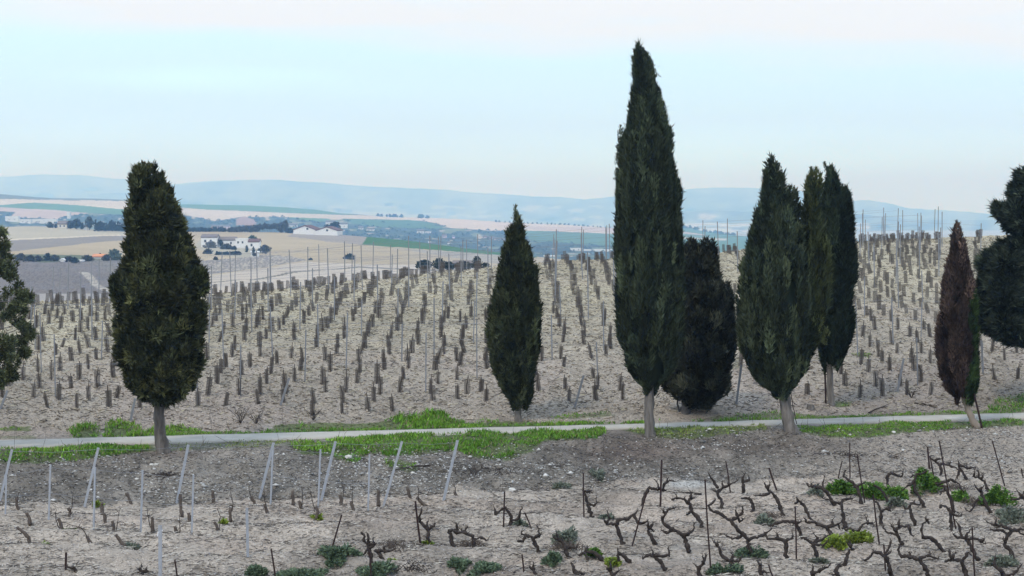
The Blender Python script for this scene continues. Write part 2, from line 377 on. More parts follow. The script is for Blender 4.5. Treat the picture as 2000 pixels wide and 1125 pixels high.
def colB(PX, PY, X, D):
    C = np.empty(PX.shape + (3,)); C[:] = WOOD
    n = vnoise(PX/14, PY/4, 71) + .5*vnoise(PX/5, PY/2, 72)
    C *= (1 + .7*n)[..., None]
    fld = vnoise(PX/30, PY/5, 73) > .27; C[fld] = (.16,.19,.10)
    fld = vnoise(PX/18, PY/3, 74) > .38; C[fld] = (.40,.36,.30)
    wob = 1.2*vnoise(PX/35, PY/9, 75); P = PY + wob
    ws = [
        ([(-420,365),(0,378),(270,388),(270,392),(120,391),(0,389),(-420,385)], (.14,.15,.10)),
        ([(-420,385),(0,388),(120,391),(270,393),(270,412),(160,402),(60,396),(0,400),(-420,400)], CREAM),
        ([(-420,400),(0,400),(60,396),(160,401),(270,411),(270,420),(200,418),(0,405),(-420,408)], GRN),
        ([(-420,407),(0,405),(100,410),(175,417),(120,424),(0,412),(-420,412)], PINKS),
        ([(30,415),(110,418),(120,428),(20,424)], PINKS),
        ([(270,388),(360,390),(480,395),(560,400),(690,419),(600,418),(480,412),(400,409),(330,402)], GRN),
        ([(330,403),(400,409),(480,413),(600,418),(760,422),(880,426),(880,434),(740,428),(640,429),(540,423),(470,424),(420,432),(360,420),(300,412)], (.56,.50,.43)),
        ([(460,428),(478,423),(496,428),(502,438),(485,443),(462,440)], (.33,.22,.18)),
        ([(560,424),(640,427),(660,433),(600,431)], GRN),
        ([(665,427),(740,429),(800,430),(835,434),(868,445),(820,446),(740,443),(690,437)], (.075,.16,.07)),
        ([(835,424),(960,430),(1210,444),(1210,457),(1060,451),(960,451),(880,445),(850,436),(800,428)], (.58,.50,.44)),
        ([(960,440),(1210,446),(1210,455),(1060,450)], PINKS),
        ([(1010,450),(1210,457),(1300,462),(1300,478),(1180,480),(1040,470)], (.09,.17,.08)),
        ([(1300,440),(1380,444),(1480,458),(1480,500),(1300,500)], (.09,.18,.09)),
        ([(1320,463),(1420,466),(1420,469),(1320,467)], (.5,.46,.4)),
        ([(1335,452),(1375,458),(1376,460),(1335,456)], (.5,.4,.36)),
        ([(30,440),(110,441),(110,447),(30,447)], (.2,.2,.17)),
    ]
    for p, c in ws: paint(C, PX, P + (2.5*vnoise(PX/6, PY/2, 77) if c[0] == .33 else 0), p, c)
    C *= np.array((.92,.85,.76))*(1 + .14*vnoise(PX/9, PY/2, 76))[..., None]
    return C
band('valley_fields', CREST_A, DA, 645, 2.5, 170, colA, M_FIELD, 2.0)
band('wooded_far_hills', CREST_B, DB, 532, 2.5, 140, colB, M_HILL, 6.0)
# valley floor sheet out to the horizon
me = mesh_np('plain', [(-60000,200,-78),(60000,200,-78),(60000,60000,-78),(-60000,60000,-78)], [(0,1,2,3)], [(.36,.34,.28)]*4)
tag(link('far_plain', me, M_HILL), kind='structure')
def mountains(name, crest, D0, Dc, ybase, amp, seed, pale=0.0):
    crest = np.array(crest, float); pxs = np.arange(crest[0,0], crest[-1,0]+1, 6.0)
    yc = np.interp(pxs, crest[:,0], crest[:,1]) + vnoise(pxs/26, pxs*0, seed)*2.2 + vnoise(pxs/9, pxs*0, seed+1)*1.0
    ny = 26; t = np.linspace(0, 1, ny); PY = ybase + (yc[None,:]-ybase)*t[:,None]; PX = np.broadcast_to(pxs, PY.shape)
    D = D0 * (Dc/D0) ** t[:,None] + amp*(vnoise(PX/60, PY/14, seed+2)+.5*vnoise(PX/20, PY/6, seed+3))*np.sin(math.pi*t)[:,None]
    X = (PX-1000)/F*D; Z = -(PY-HZ)/F*D
    C = np.empty(PX.shape+(3,)); C[:] = (.15,.17,.13); C *= (1+1.2*vnoise(PX/30, PY/8, seed+4)+.8*vnoise(PX/9, PY/4, seed+8))[...,None].clip(.2,2.2)
    if pale:
        m = (vnoise(PX/45, PY/5, seed+5)+.4*vnoise(PX/12, PY/3, seed+6) > .16) & (PY > 402) & (PX > 640) & (PX < 1180); C[m] = (.36,.36,.31)
        m = np.clip(1.3-((PX-1382)/20)**2-((PY-423)/7)**2 + 1.5*vnoise(PX/8, PY/3, 5), 0, 1)[...,None]; C = C*(1-m*.6) + m*.6*np.array((.7,.62,.55))
        m = (PY > 436)&(PX > 1330)&(PX < 1700)&(vnoise(PX/60, PY/4, seed+7) > -.1); C[m] = (.5,.47,.42)
    X = np.vstack([X, X[-1]*1.12]); D = np.vstack([D, D[-1]*1.12]); Z = np.vstack([Z, Z[-1]*0-40]); C = np.concatenate([C, C[-1:]])
    V = np.stack([X, D, Z], -1).reshape(-1,3); n, nx = X.shape
    i = np.arange(n-1)[:,None]*nx+np.arange(nx-1)[None,:]
    Fc = np.stack([i,i+1,i+nx+1,i+nx],-1).reshape(-1,4)
    tag(link(name, mesh_np(name, V, Fc, C.reshape(-1,3), smooth=True), M_HILL), kind='structure')
mountains('distant_mountains', [(-420,352),(-100,345),(0,344),(100,341),(170,343),(260,351),(330,362),(380,356),(440,351),(480,354),(600,380),(2420,440)], 17500, 22500, 425, 1500, 81)
mountains('mountain_range', [(-420,452),(140,404),(165,388),(200,377),(250,378),(300,374),(340,362),(400,356),(480,352),(520,351),(560,353),(640,358),(700,362),(780,367),(850,369),(950,378),(1050,383),(1140,389),(1200,384),(1330,370),(1400,367),(1460,366),(1520,368),(1600,378),(1660,391),(1700,391),(1740,399),(1780,408),(1850,410),(1930,418),(2000,425),(2200,432),(2420,430)], 12500, 17000, 462, 900, 91, pale=1)
mountains('lower_mountain_ridge', [(1180,446),(1260,425),(1330,413),(1400,411),(1470,413),(1560,415),(1680,419),(1760,426),(1860,436),(2000,442),(2420,446)], 9000, 11500, 475, 500, 101, pale=1)

# ------------------------------------------------------------------ foliage builders
def ordn(n): return f"{n}{'th' if 10 <= n % 100 <= 20 else {1:'st',2:'nd',3:'rd'}.get(n % 10,'th')}"
def unit(v): return v / (np.linalg.norm(v, axis=-1, keepdims=True) + 1e-9)
def leaf_mesh(P, Dr, L, W, C, fold=.0):
    """rhombic sprays: base P, direction Dr, length L, half width W"""
    n = len(P); S = unit(np.cross(Dr, RNG.normal(size=(n,3))))
    L = L[:,None]; W = W[:,None]
    V = np.stack([P - Dr*L*.15, P + Dr*L*.35 + S*W, P + Dr*L, P + Dr*L*.3 - S*W], 1).reshape(-1,3)
    Fc = np.arange(4*n).reshape(n,4)
    return V, Fc, np.repeat(C, 4, 0)
def join(parts):
    V = []; Fc = []; C = []; n = 0
    for v, f, c in parts: V.append(v); Fc.append(f+n); C.append(c); n += len(v)
    return np.concatenate(V), np.concatenate(Fc), np.concatenate(C)
def crown(env, D, Yoff, a, b, n_leaf, L, W, tone, squash=.9, up=.9, plumes=None, tones=None, droop=0, solid=.70, core=True, hor=0.0, rag=.12, nw=.75):
    env = np.array(env, float); zs = -(env[:,0]-HZ)/F*D; xl = (env[:,1]-1000)/F*D; xr = (env[:,2]-1000)/F*D
    o = np.argsort(zs); zs, xl, xr = zs[o], xl[o], xr[o]; cx = (xl+xr)/2; r = np.maximum((xr-xl)/2, .03)
    zz = np.linspace(zs[0], zs[-1], 200); rr = np.interp(zz, zs, r); cc = np.interp(zz, zs, cx)
    area = float(np.sum(rr)*(zz[1]-zz[0])*2*math.pi)
    n_p = plumes or int(area / (a*b*1.6)) + 12
    w = (rr+.06)/np.sum(rr+.06); iz = RNG.choice(200, n_p, p=w); z0 = zz[iz] + RNG.uniform(-.02,.02,n_p)
    ph = RNG.uniform(0, 2*math.pi, n_p)
    # more plumes on the outline so that it reads crisply
    rad = np.interp(z0, zs, r); c0 = np.interp(z0, zs, cx)
    sc = np.clip(rad/ (2.2*a), .28, 1.0) * RNG.uniform(.6, 1.45, n_p)
    ins = np.maximum(rad - a*sc*.85, 0) * (1 - RNG.uniform(0, rag, n_p)) + RNG.uniform(-.03,.08,n_p)
    z0 = np.clip(z0, zs[0] + b*sc*.55, zs[-1] - b*sc*.35)
    out = np.stack([np.cos(ph), np.sin(ph)*squash, np.zeros(n_p)], -1)
    c = np.stack([c0, np.full(n_p, D+Yoff), z0], -1) + out*ins[:,None]
    pt = RNG.lognormal(0, .5, n_p).clip(.35, 2.8); hue = RNG.uniform(0, 1, n_p)
    k = RNG.choice(n_p, n_leaf, p=sc**2/np.sum(sc**2))
    v = unit(RNG.normal(size=(n_leaf,3))); d = np.sum(v*out[k], -1); v = np.where((d < -.25)[:,None], v - 2*d[:,None]*out[k], v)
    ax = np.stack([a*sc[k], a*sc[k], b*sc[k]], -1)
    P = c[k] + v*ax*RNG.uniform(.62, 1.0, n_leaf)[:,None] ** .6
    nrm = unit(v/ax)
    # keep every spray inside the tapering outline, give or take a ragged margin
    rz = np.interp(P[:,2], zs, r); rz = np.where(P[:,2] > zs[-1], np.maximum(rz*(1-(P[:,2]-zs[-1])/.25), .01), rz); cz = np.interp(P[:,2], zs, cx)
    dx = P[:,0]-cz; dy = (P[:,1]-D-Yoff)/squash; rho = np.hypot(dx, dy)+1e-6
    lim = rz*(1+.10*(pt[k]-1).clip(-.6,.8)) + .05*RNG.random(n_leaf)**3 + .01
    fac = np.minimum(1, lim/rho); P[:,0] = cz+dx*fac; P[:,1] = D+Yoff+dy*squash*fac
    dr = unit(nrm*nw + np.array((0,0,up)) + out[k]*hor + RNG.normal(size=(n_leaf,3))*.35)
    Ls = 1.2*L*RNG.uniform(.5,1.6,n_leaf); Ws = 1.25*W*RNG.uniform(.6,1.4,n_leaf)
    lg = RNG.uniform(0,1,n_leaf) < .06; Ls = np.where(lg, Ls*1.6, Ls); Ws = np.where(lg, Ws*.7, Ws)
    T = np.array(tone[0])[None]*(1-hue[k][:,None]) + np.array(tone[1])[None]*hue[k][:,None]
    if tones is not None: T = tones(P, T)
    C = .80*T*(pt[k]*RNG.uniform(.65,1.35,n_leaf))[:,None]
    parts = [leaf_mesh(P, dr, Ls, Ws, C)]
    if core:
        nseg, nr = 20, 40; zc_ = np.linspace(zs[0]+.08, zs[-1]-.25, nr); rc = np.interp(zc_, zs, r)*solid; cxx = np.interp(zc_, zs, cx)
        th = np.linspace(0, 2*math.pi, nseg, endpoint=False)
        R = rc[:,None]*(1+.25*vnoise(th[None]*2.5+7, zc_[:,None]*3, 5)); R = np.maximum(R-.03, .01)
        V = np.stack([cxx[:,None]+R*np.cos(th), D+Yoff+R*squash*np.sin(th), np.broadcast_to(zc_[:,None], R.shape)], -1).reshape(-1,3)
        i = np.arange(nr-1)[:,None]*nseg; j = np.arange(nseg)[None]; j2 = (j+1)%nseg
        Fc = np.stack([i+j, i+j2, i+nseg+j2, i+nseg+j], -1).reshape(-1,4)
        parts.append((V, Fc, np.tile(np.array(tone[0])*.8, (len(V),1))))
    return join(parts)
def wisps(tips, D, Yoff, n, L, W, tone, spread=.05, hgt=.5, lean=(0,0)):
    """loose feathery leading shoots; tips = list of (px, py) tip positions"""
    parts = []
    for (px, py) in tips:
        top = at(px, py, D) + np.array((0, Yoff, 0)); t = RNG.uniform(0, 1, n)
        P = top + np.stack([-lean[0]*t*hgt + RNG.normal(size=n)*spread*(.25+t), RNG.normal(size=n)*spread*(.3+t), -t*hgt], -1)
        dr = unit(np.stack([RNG.normal(size=n)*.6+lean[0], RNG.normal(size=n)*.5, np.abs(RNG.normal(size=n))+.6], -1))
        C = np.array(tone)[None]*RNG.uniform(.7,1.4,n)[:,None]
        parts.append(leaf_mesh(P, dr, L*RNG.uniform(.6,1.2,n), np.full(n, W), C))
    return join(parts)
def spires(env, D, n, w, h, tone, L=.1, W=.016, t0=.0, t1=.7):
    # small pointed leading shoots standing proud of the outline all round
    env = np.array(env, float); out = []
    for k in range(n):
        y = env[0,0] + (env[-1,0]-env[0,0])*random.uniform(t0, t1); xl = np.interp(y, env[:,0], env[:,1]); xr = np.interp(y, env[:,0], env[:,2])
        cx, r_ = (xl+xr)/2, (xr-xl)/2; b = random.uniform(0, 6.28); x = cx + math.cos(b)*r_*.93; yo = math.sin(b)*r_*.85*D/F
        ww = w*random.uniform(.6,1.3); hh = h*random.uniform(.6,1.3); ln = math.cos(b)*ww*.5
        out.append(crown([(y-hh,x+ln-ww*.08,x+ln+ww*.08),(y-hh*.5,x+ln*.6-ww*.3,x+ln*.6+ww*.3),(y,x-ww*.5,x+ww*.5),(y+hh*.4,x-ww*.4,x+ww*.4)], D, yo, .06, .16, int(260*ww*hh/250), L, W, tone, up=.9, core=False, rag=.3, nw=.6))
    return out
def trunk(root, pts, D, radii, name='trunk', m=None, seg=12):
    mb = MB(); P = []
    for (px, py) in pts: P.append(at(px, py, D))
    # resample
    P = np.array(P); t = np.linspace(0, len(P)-1, 12); Q = np.stack([np.interp(t, range(len(P)), P[:,i]) for i in range(3)], -1)
    R = np.interp(t, range(len(radii)), radii) * (1 + np.array([random.uniform(-.06,.06) for _ in t]))
    Q[1:-1, 0] += np.array([random.uniform(-.012,.012) for _ in t[1:-1]])
    R = R*np.interp(t, [0, .6, 2], [1.25, 1, 1]) if m is None else R; mb.tube(Q, R, seg=seg, rough=.12); o = mb.build(name, m or M_BARK, smooth=True); place(o, root); return o
def add_tree(name, label, basepx, basepy, group=None, D=None):
    h = hit(basepx, basepy)
    if D is not None: h = at(basepx, basepy, D)
    r = empty(name, h); tag(r, label, 'tree', group); return r, float(h[1])
def crown_obj(root, parts, name='crown'):
    V, Fc, C = join(parts); o = link(name, mesh_np(name, V, Fc, C), M_LEAF); place(o, root); return o
G_DARK, G_DARK2 = (.036,.044,.020), (.062,.070,.028)
# --- broad windswept cypress on the left
r, D = add_tree('cypress_tree', 'broad windswept cypress leaning left at its tip, on the verge at the left', 317, 880)
env = [(323,276,282),(330,268,292),(346,262,308),(370,259,328),(400,256,343),(420,250,352),(440,250,361),(475,251,368),(495,246,374),(510,242,383),(545,230,396),(560,226,402),(600,226,400),(640,224,402),(680,224,404),(710,230,396),(740,240,384),(765,262,366),(780,284,345),(789,300,326)]
crown_obj(r, [crown(env, D, 0, .17, .22, 84000, .11, .021, (G_DARK, (.085,.085,.032)), up=.45, rag=.42), *spires(env, D, 60, 17, 16, (G_DARK, (.085,.085,.032)), t1=.95),
              crown([(418,248,285),(440,248,290),(462,252,300)], D, 0, .12, .18, 2500, .1, .02, (G_DARK, G_DARK2), core=False),
              crown([(545,222,260),(560,221,262),(585,226,270)], D, -.3, .12, .18, 2500, .1, .02, (G_DARK, G_DARK2), core=False),
              crown([(532,378,402),(550,380,405),(575,382,400)], D, -.2, .1, .16, 2500, .1, .02, (G_DARK, (.07,.08,.03)), core=False)])
trunk(r, [(321,890),(317,868),(311,835),(311,805),(314,770)], D, [.21,.18,.155,.15,.15])
D2 = D
# --- slender middle cypress
r, D = add_tree('cypress_tree', 'small slender spindle-shaped cypress alone behind the road at mid-photo', 1012, 822)
env = [(425,1004,1012),(440,1001,1016),(470,994,1022),(500,986,1034),(520,979,1044),(560,970,1049),(600,961,1053),(640,954,1055),(680,954,1054),(710,960,1049),(740,972,1044),(755,980,1041),(770,988,1039),(785,998,1034),(796,1004,1028)]
crown_obj(r, [crown(env, D, 0, .10, .30, 46000, .11, .017, (G_DARK, (.062,.068,.03)), up=.9, rag=.24, nw=.5), *spires(env, D, 30, 9, 18, (G_DARK, (.062,.068,.03)), t0=.1, t1=.9), wisps([(1007,402),(1009,415)], D, 0, 160, .09, .012, G_DARK2, .05, .55)])
trunk(r, [(1013,826),(1012,810),(1011,780)], D, [.12,.1,.09])
# --- tall cypress
r, D = add_tree('cypress_tree', 'tallest cypress, a dense dark column with a blown thin tip', 1270, 852)
env = [(91,1246,1249),(104,1242,1256),(118,1239,1264),(150,1239,1273),(200,1237,1288),(250,1229,1301),(280,1218,1311),(310,1210,1317),(345,1205,1324),(380,1203,1327),(440,1202,1330),(500,1200,1333),(560,1202,1335),(620,1205,1335),(660,1209,1331),(700,1218,1322),(730,1233,1308),(750,1250,1290),(757,1262,1280)]
T4 = (( .030,.040,.022), (.055,.066,.033))
crown_obj(r, [crown(env, D, 0, .10, .55, 112000, .12, .016, T4, up=1.2, rag=.2, nw=.45), *spires(env, D, 46, 9, 24, T4, t0=.12, t1=.95),
              wisps([(1247,90),(1256,95),(1262,104),(1240,100),(1250,98),(1236,112),(1268,120)], D, 0, 260, .11, .013, T4[1], .06, .5, (-.35,0)),
              wisps([(1212,245),(1222,262),(1296,200),(1310,250),(1206,300),(1204,330)], D, 0, 90, .09, .012, T4[1], .05, .35)])
trunk(r, [(1272,862),(1269,842),(1268,800),(1268,745)], D, [.19,.155,.145,.14])
# --- bushy dark cypress behind
r, D = add_tree('cypress_tree', 'bushy low dark cypress behind and between the tallest and the many-leader cypress', 1340, 806)
env = [(486,1350,1362),(500,1338,1380),(530,1328,1398),(560,1316,1408),(600,1304,1424),(640,1294,1436),(680,1288,1440),(720,1284,1438),(745,1290,1431),(765,1303,1420),(780,1322,1405),(793,1345,1382)]
T5 = ((.029,.031,.020), (.058,.058,.034))
crown_obj(r, [crown(env, D, 0, .15, .26, 64000, .12, .019, T5, up=.8, rag=.4, nw=.6), *spires([(505,1345,1378),(530,1328,1398),(600,1304,1424),(700,1288,1438),(780,1330,1400)], D, 46, 16, 24, T5),
              crown([(470,1343,1356),(490,1340,1362),(530,1338,1370)], D, 0, .1, .2, 2500, .1, .018, T5, core=False),
              crown([(474,1372,1394),(500,1368,1398),(530,1365,1402)], D, 0, .1, .2, 2500, .1, .018, T5, core=False),
              crown([(555,1408,1424),(590,1402,1432),(640,1400,1436)], D, 0, .12, .22, 2500, .1, .018, T5, core=False)])
trunk(r, [(1338,810),(1340,795),(1342,775)], D, [.2,.16,.15])
trunk(r, [(1328,806),(1324,792),(1322,775)], D, [.035,.03,.03], name='side_stem')
# --- multi-leader cypress
r, D = add_tree('cypress_tree', 'wide cypress with several pointed leaders and a leaning bare trunk', 1546, 846)
A = [(337,1504,1511),(346,1498,1520),(362,1492,1529),(400,1488,1543),(440,1474,1558),(480,1462,1572),(520,1452,1582),(560,1443,1588),(600,1440,1590),(650,1443,1588),(700,1455,1580),(735,1472,1566),(755,1492,1550),(765,1510,1540)]
Bl = [(375,1549,1557),(400,1543,1562),(450,1536,1572),(520,1530,1590),(600,1530,1600),(690,1540,1590)]
Cl = [(331,1590,1595),(345,1585,1600),(365,1578,1602),(400,1574,1606),(450,1570,1611),(500,1566,1618),(540,1562,1622),(600,1562,1616),(650,1562,1602),(700,1560,1588),(725,1560,1575)]
T6 = ((.030,.042,.024), (.060,.072,.036)); T6c = ((.036,.047,.021), (.074,.084,.031))
crown_obj(r, [crown(A, D, 0, .10, .48, 66000, .12, .016, T6, up=1.15, rag=.24, nw=.45), *spires(A, D, 40, 11, 26, T6), crown(Bl, D, .15, .10, .34, 14000, .11, .018, T6, up=.95),
              crown(Cl, D, .1, .09, .45, 28000, .12, .016, T6c, up=1.1, rag=.24, nw=.5),
              wisps([(1494,332),(1505,328),(1518,334),(1524,345)], D, 0, 160, .09, .012, T6[1], .05, .35),
              wisps([(1551,365)], D, 0, 160, .08, .012, T6[1], .03, .4),
              wisps([(1585,326),(1594,328),(1579,345)], D, 0, 200, .09, .012, T6c[1], .06, .6),
              wisps([(1612,640),(1608,655)], D, 0, 120, .09, .014, T6c[1], .07, .3)])
trunk(r, [(1549,856),(1543,833),(1535,800),(1530,755)], D, [.23,.195,.175,.165])
trunk(r, [(1556,828),(1550,800),(1545,768)], D, [.012,.012,.012], name='support_stick', m=M_RUST, seg=6)
# --- slim cypress behind on the right
r, D = add_tree('cypress_tree', 'slim very dark twin-tipped cypress just right of the many-leader cypress', 1622, 792)
T7 = ((.020,.028,.015), (.030,.040,.020))
crown_obj(r, [crown([(338,1619,1625),(352,1616,1632),(375,1610,1640),(400,1605,1655),(450,1602,1664),(500,1600,1669),(560,1598,1670),(620,1597,1667),(660,1597,1662),(700,1602,1648),(716,1612,1636)], D, 0, .10, .5, 54000, .12, .017, T7, up=1.15, rag=.22, nw=.5),
              crown([(366,1647,1651),(380,1642,1657),(400,1640,1660),(450,1636,1667)], D, 0, .08, .3, 4000, .1, .017, T7, core=False),
              crown([(362,1599,1603),(376,1596,1607),(400,1594,1612),(470,1592,1620)], D, 0, .08, .3, 4000, .1, .017, T7, core=False),
              wisps([(1616,328),(1622,336),(1610,318)], D, 0, 130, .1, .013, T7[1], .04, .45, (-.3,0)), wisps([(1645,362),(1652,366)], D, 0, 130, .1, .013, T7[1], .05, .4)])
trunk(r, [(1623,796),(1622,780),(1619,700)], D, [.14,.11,.10])
# --- brown dying cypress on the right
r, D = add_tree('cypress_tree', 'dying cypress with rusty brown foliage and a green strip, on a leaning pale trunk', 1904, 834)
BR = ((.055,.037,.029), (.105,.070,.052))
def brown_tones(P, T):
    px = 1000 + P[:,0]/P[:,1]*F; py = HZ - P[:,2]/P[:,1]*F
    g = (px + 6*np.sin(py/23.) > 1896 + .04*(620-py)) & (py > 540)
    return np.where(g[:,None], np.array((.040,.066,.018))[None], T)
crown_obj(r, [crown([(440,1865,1870),(460,1862,1877),(490,1860,1884),(510,1857,1888),(540,1851,1894),(560,1848,1899),(600,1841,1904),(650,1833,1907),(700,1832,1909),(740,1840,1909),(765,1853,1903),(780,1872,1896)], D, 0, .085, .42, 52000, .1, .015, BR, up=1.15, rag=.12, tones=brown_tones),
              crown([(500,1852,1858),(530,1848,1860),(580,1842,1866)], D, 0, .05, .25, 2500, .1, .014, BR, core=False),
              wisps([(1868,432),(1876,448),(1884,470),(1856,500)], D, 0, 90, .1, .012, BR[0], .02, .35)])
trunk(r, [(1909,838),(1900,822),(1890,800),(1881,770)], D, [.15,.11,.09,.09], m=mat('pale_bark', base=(.27,.22,.17), var=.3, scale=6, bump=.01, bscale=14, stretch=(1,1,.2)))
D8 = D
# --- conifer cut by the right edge
r, D = add_tree('conifer_tree', 'dark broad conifer with shelving branches, cut off by the right edge', 2040, 800)
T9 = ((.026,.034,.022), (.065,.078,.048))
parts = [crown([(360,2030,2050),(400,2026,2080),(470,2015,2105),(520,2000,2130),(600,1975,2150),(645,1985,2140),(662,2010,2110)], D, 0, .2, .22, 26000, .12, .021, T9, up=.15, hor=.6, rag=.3)]
EDGE = np.array([(338,1988),(350,1980),(362,1990),(374,1972),(388,1970),(398,1985),(408,1945),(418,1942),(430,1955),(444,1966),(456,1982),(470,1975),(484,1950),(494,1938),(506,1915),(518,1904),(532,1922),(545,1910),(560,1903),(580,1912),(600,1904),(622,1908),(640,1912),(655,1935),(668,1962),(676,1992)], float)
for y0 in np.arange(342, 672, 9.5):
    xe = float(np.interp(y0, EDGE[:,0], EDGE[:,1])) + random.uniform(-3, 3)
    for q in range(3):   # several boughs at each level, at different bearings
        xx = xe + (0 if q == 0 else random.uniform(8, 40)); w = random.uniform(16, 24); hh = random.uniform(7, 11); yy = y0 + random.uniform(-3, 3)
        parts.append(crown([(yy-hh,xx+w*.25,xx+w*1.2),(yy-hh*.3,xx,xx+w*1.9),(yy+hh*.3,xx+w*.15,xx+w*2.2),(yy+hh,xx+w*.7,xx+w*2.1)], D, random.uniform(-1.0,-.1) if q else -.1, .10, .09, 1500, .15, .017, T9, up=.5, hor=.9, core=False, rag=.3))
crown_obj(r, parts)
trunk(r, [(2040,805),(2042,740),(2045,600)], D, [.3,.25,.2])
# --- sparse conifer cut by the left edge
r, D = add_tree('conifer_tree', 'open ragged conifer with olive tufts, cut off by the left edge', -45, 880)
T1 = ((.065,.08,.038), (.135,.145,.065)); parts = []
mbt = MB(); tr = []
for i in range(56):
    y0 = random.uniform(505, 760); edge = np.interp(y0, [505,540,570,640,690,725,760],[14,40,54,56,50,22,4])
    x0 = edge - abs(random.gauss(0, 1))*34 - 4
    s = random.uniform(7, 13)
    parts.append(crown([(y0-s,x0-s*.4,x0+s*.5),(y0,x0-s,x0+s),(y0+s*.8,x0-s*.5,x0+s*.4)], D, random.uniform(-1.1,1.1), .07, .08, 260, .07, .013, T1, up=.35, hor=.3, core=False, rag=.3))
    tr.append((x0, y0))
for (x0, y0, s) in ((2,458,11),(8,482,10),(0,486,9),(3,522,9),(0,530,12),(22,736,9),(4,745,12),(52,580,10),(57,655,9),(48,690,9),(8,700,12)):
    parts.append(crown([(y0-s,x0-s*.4,x0+s*.5),(y0,x0-s,x0+s),(y0+s*.8,x0-s*.5,x0+s*.4)], D, random.uniform(-.5,.5), .07, .08, 420, .1, .017, T1, up=.3, core=False)); tr.append((x0, y0))
parts.append(crown([(540,-60,-44),(600,-130,-34),(700,-130,-34),(760,-90,-50)], D, 0, .16, .2, 22000, .11, .02, T1, up=.4, solid=.55, rag=.35))
crown_obj(r, parts)
trunk(r, [(-45,885),(-43,780),(-40,600),(-38,470)], D, [.16,.13,.1,.04])
for (x0, y0) in tr[::2]:
    yb = y0 + random.uniform(10, 50); P = [at(-40, yb, D), at((-40+x0)/2, yb-20, D)+np.array((0,random.uniform(-.2,.2),0)), at(x0, y0, D)]; mbt.tube(P, [.022,.014,.006], seg=5)
o = mbt.build('branches', M_BARK); place(o, r)

# ------------------------------------------------------------------ far trees, hedges and buildings
MATTREE = {}
def far_tree(name, px, yb, w, h, label, D, tone=((.05,.07,.035),(.08,.10,.05)), shape='round', group=None, n=260, trunkcol=None, cat='tree'):
    base = at(px, yb, D); r = empty(name, base); tag(r, label, cat, group); s = D/F; W = w*s; H = h*s
    t = RNG.uniform(0,1,n)
    if shape == 'cypress': rr = W/2*np.sin(math.pi*np.clip(t*.86+.12,0,1))**.8; z0 = .04
    elif shape == 'tall': rr = W/2*np.sin(math.pi*np.clip(t,0.03,.97))**.5; z0 = .38
    elif shape == 'bush': rr = W/2*np.sqrt(np.clip(1-t*t,0,1)); z0 = 0.0
    else: rr = W/2*np.sin(math.pi*np.clip(t,.05,.95))**.55; z0 = .16
    ph = RNG.uniform(0,2*math.pi,n); q = RNG.uniform(.55,1.08,n)
    lump = 1+.3*np.sin(3*ph+px)+.15*np.sin(7*ph+5*t)
    P = np.stack([rr*q*lump*np.cos(ph), rr*q*lump*np.sin(ph), H*(z0+(1-z0)*t)], -1)
    dr = unit(P*np.array((1,1,.3)) + RNG.normal(size=(n,3))*W*.3 + np.array((0,0,W*.3)))
    hue = RNG.uniform(0,1,(n,1)); C = (np.array(tone[0])*(1-hue)+np.array(tone[1])*hue)*RNG.uniform(.6,1.3,(n,1))
    ls = np.full(n, max(W,H*.4)*.22*math.sqrt(260/n)) * RNG.uniform(.6,1.3,n)
    V, Fc, CC = leaf_mesh(P, dr, ls, ls*.45, C)
    # inner mass
    nr, ns = 6, 8; tt = np.linspace(0,1,nr); rc = np.interp(tt, np.sort(t), rr[np.argsort(t)])*.7; th = np.linspace(0,2*math.pi,ns,endpoint=False)
    V2 = np.stack([rc[:,None]*np.cos(th), rc[:,None]*np.sin(th), np.broadcast_to((H*(z0+(1-z0)*tt*.9))[:,None],(nr,ns))],-1).reshape(-1,3)
    i = np.arange(nr-1)[:,None]*ns; j = np.arange(ns)[None]; j2=(j+1)%ns
    F2 = np.stack([i+j,i+j2,i+ns+j2,i+ns+j],-1).reshape(-1,4)
    V, Fc, CC = join([(V,Fc,CC),(V2,F2,np.tile(np.array(tone[0])*.8,(len(V2),1)))])
    link('crown', mesh_np('crown', V, Fc, CC), M_LEAF, r)
    if shape != 'bush':
        mb = MB(); mb.tube([(0,0,-.6),(0.02*H,0,H*.25),(0,0,H*.6)], [W*.07,W*.055,W*.03], seg=6); mb.build('trunk', trunkcol or M_BARK, r)
    return r
def dA(px, py): return float(DA(np.array(px), np.array(py)))
def dB(px, py): return float(DB(np.array(px), np.array(py)))
DKG = ((.025,.035,.025),(.045,.055,.035)); SCRUB = ((.06,.06,.045),(.10,.10,.07)); PALE = ((.14,.14,.11),(.2,.19,.16))
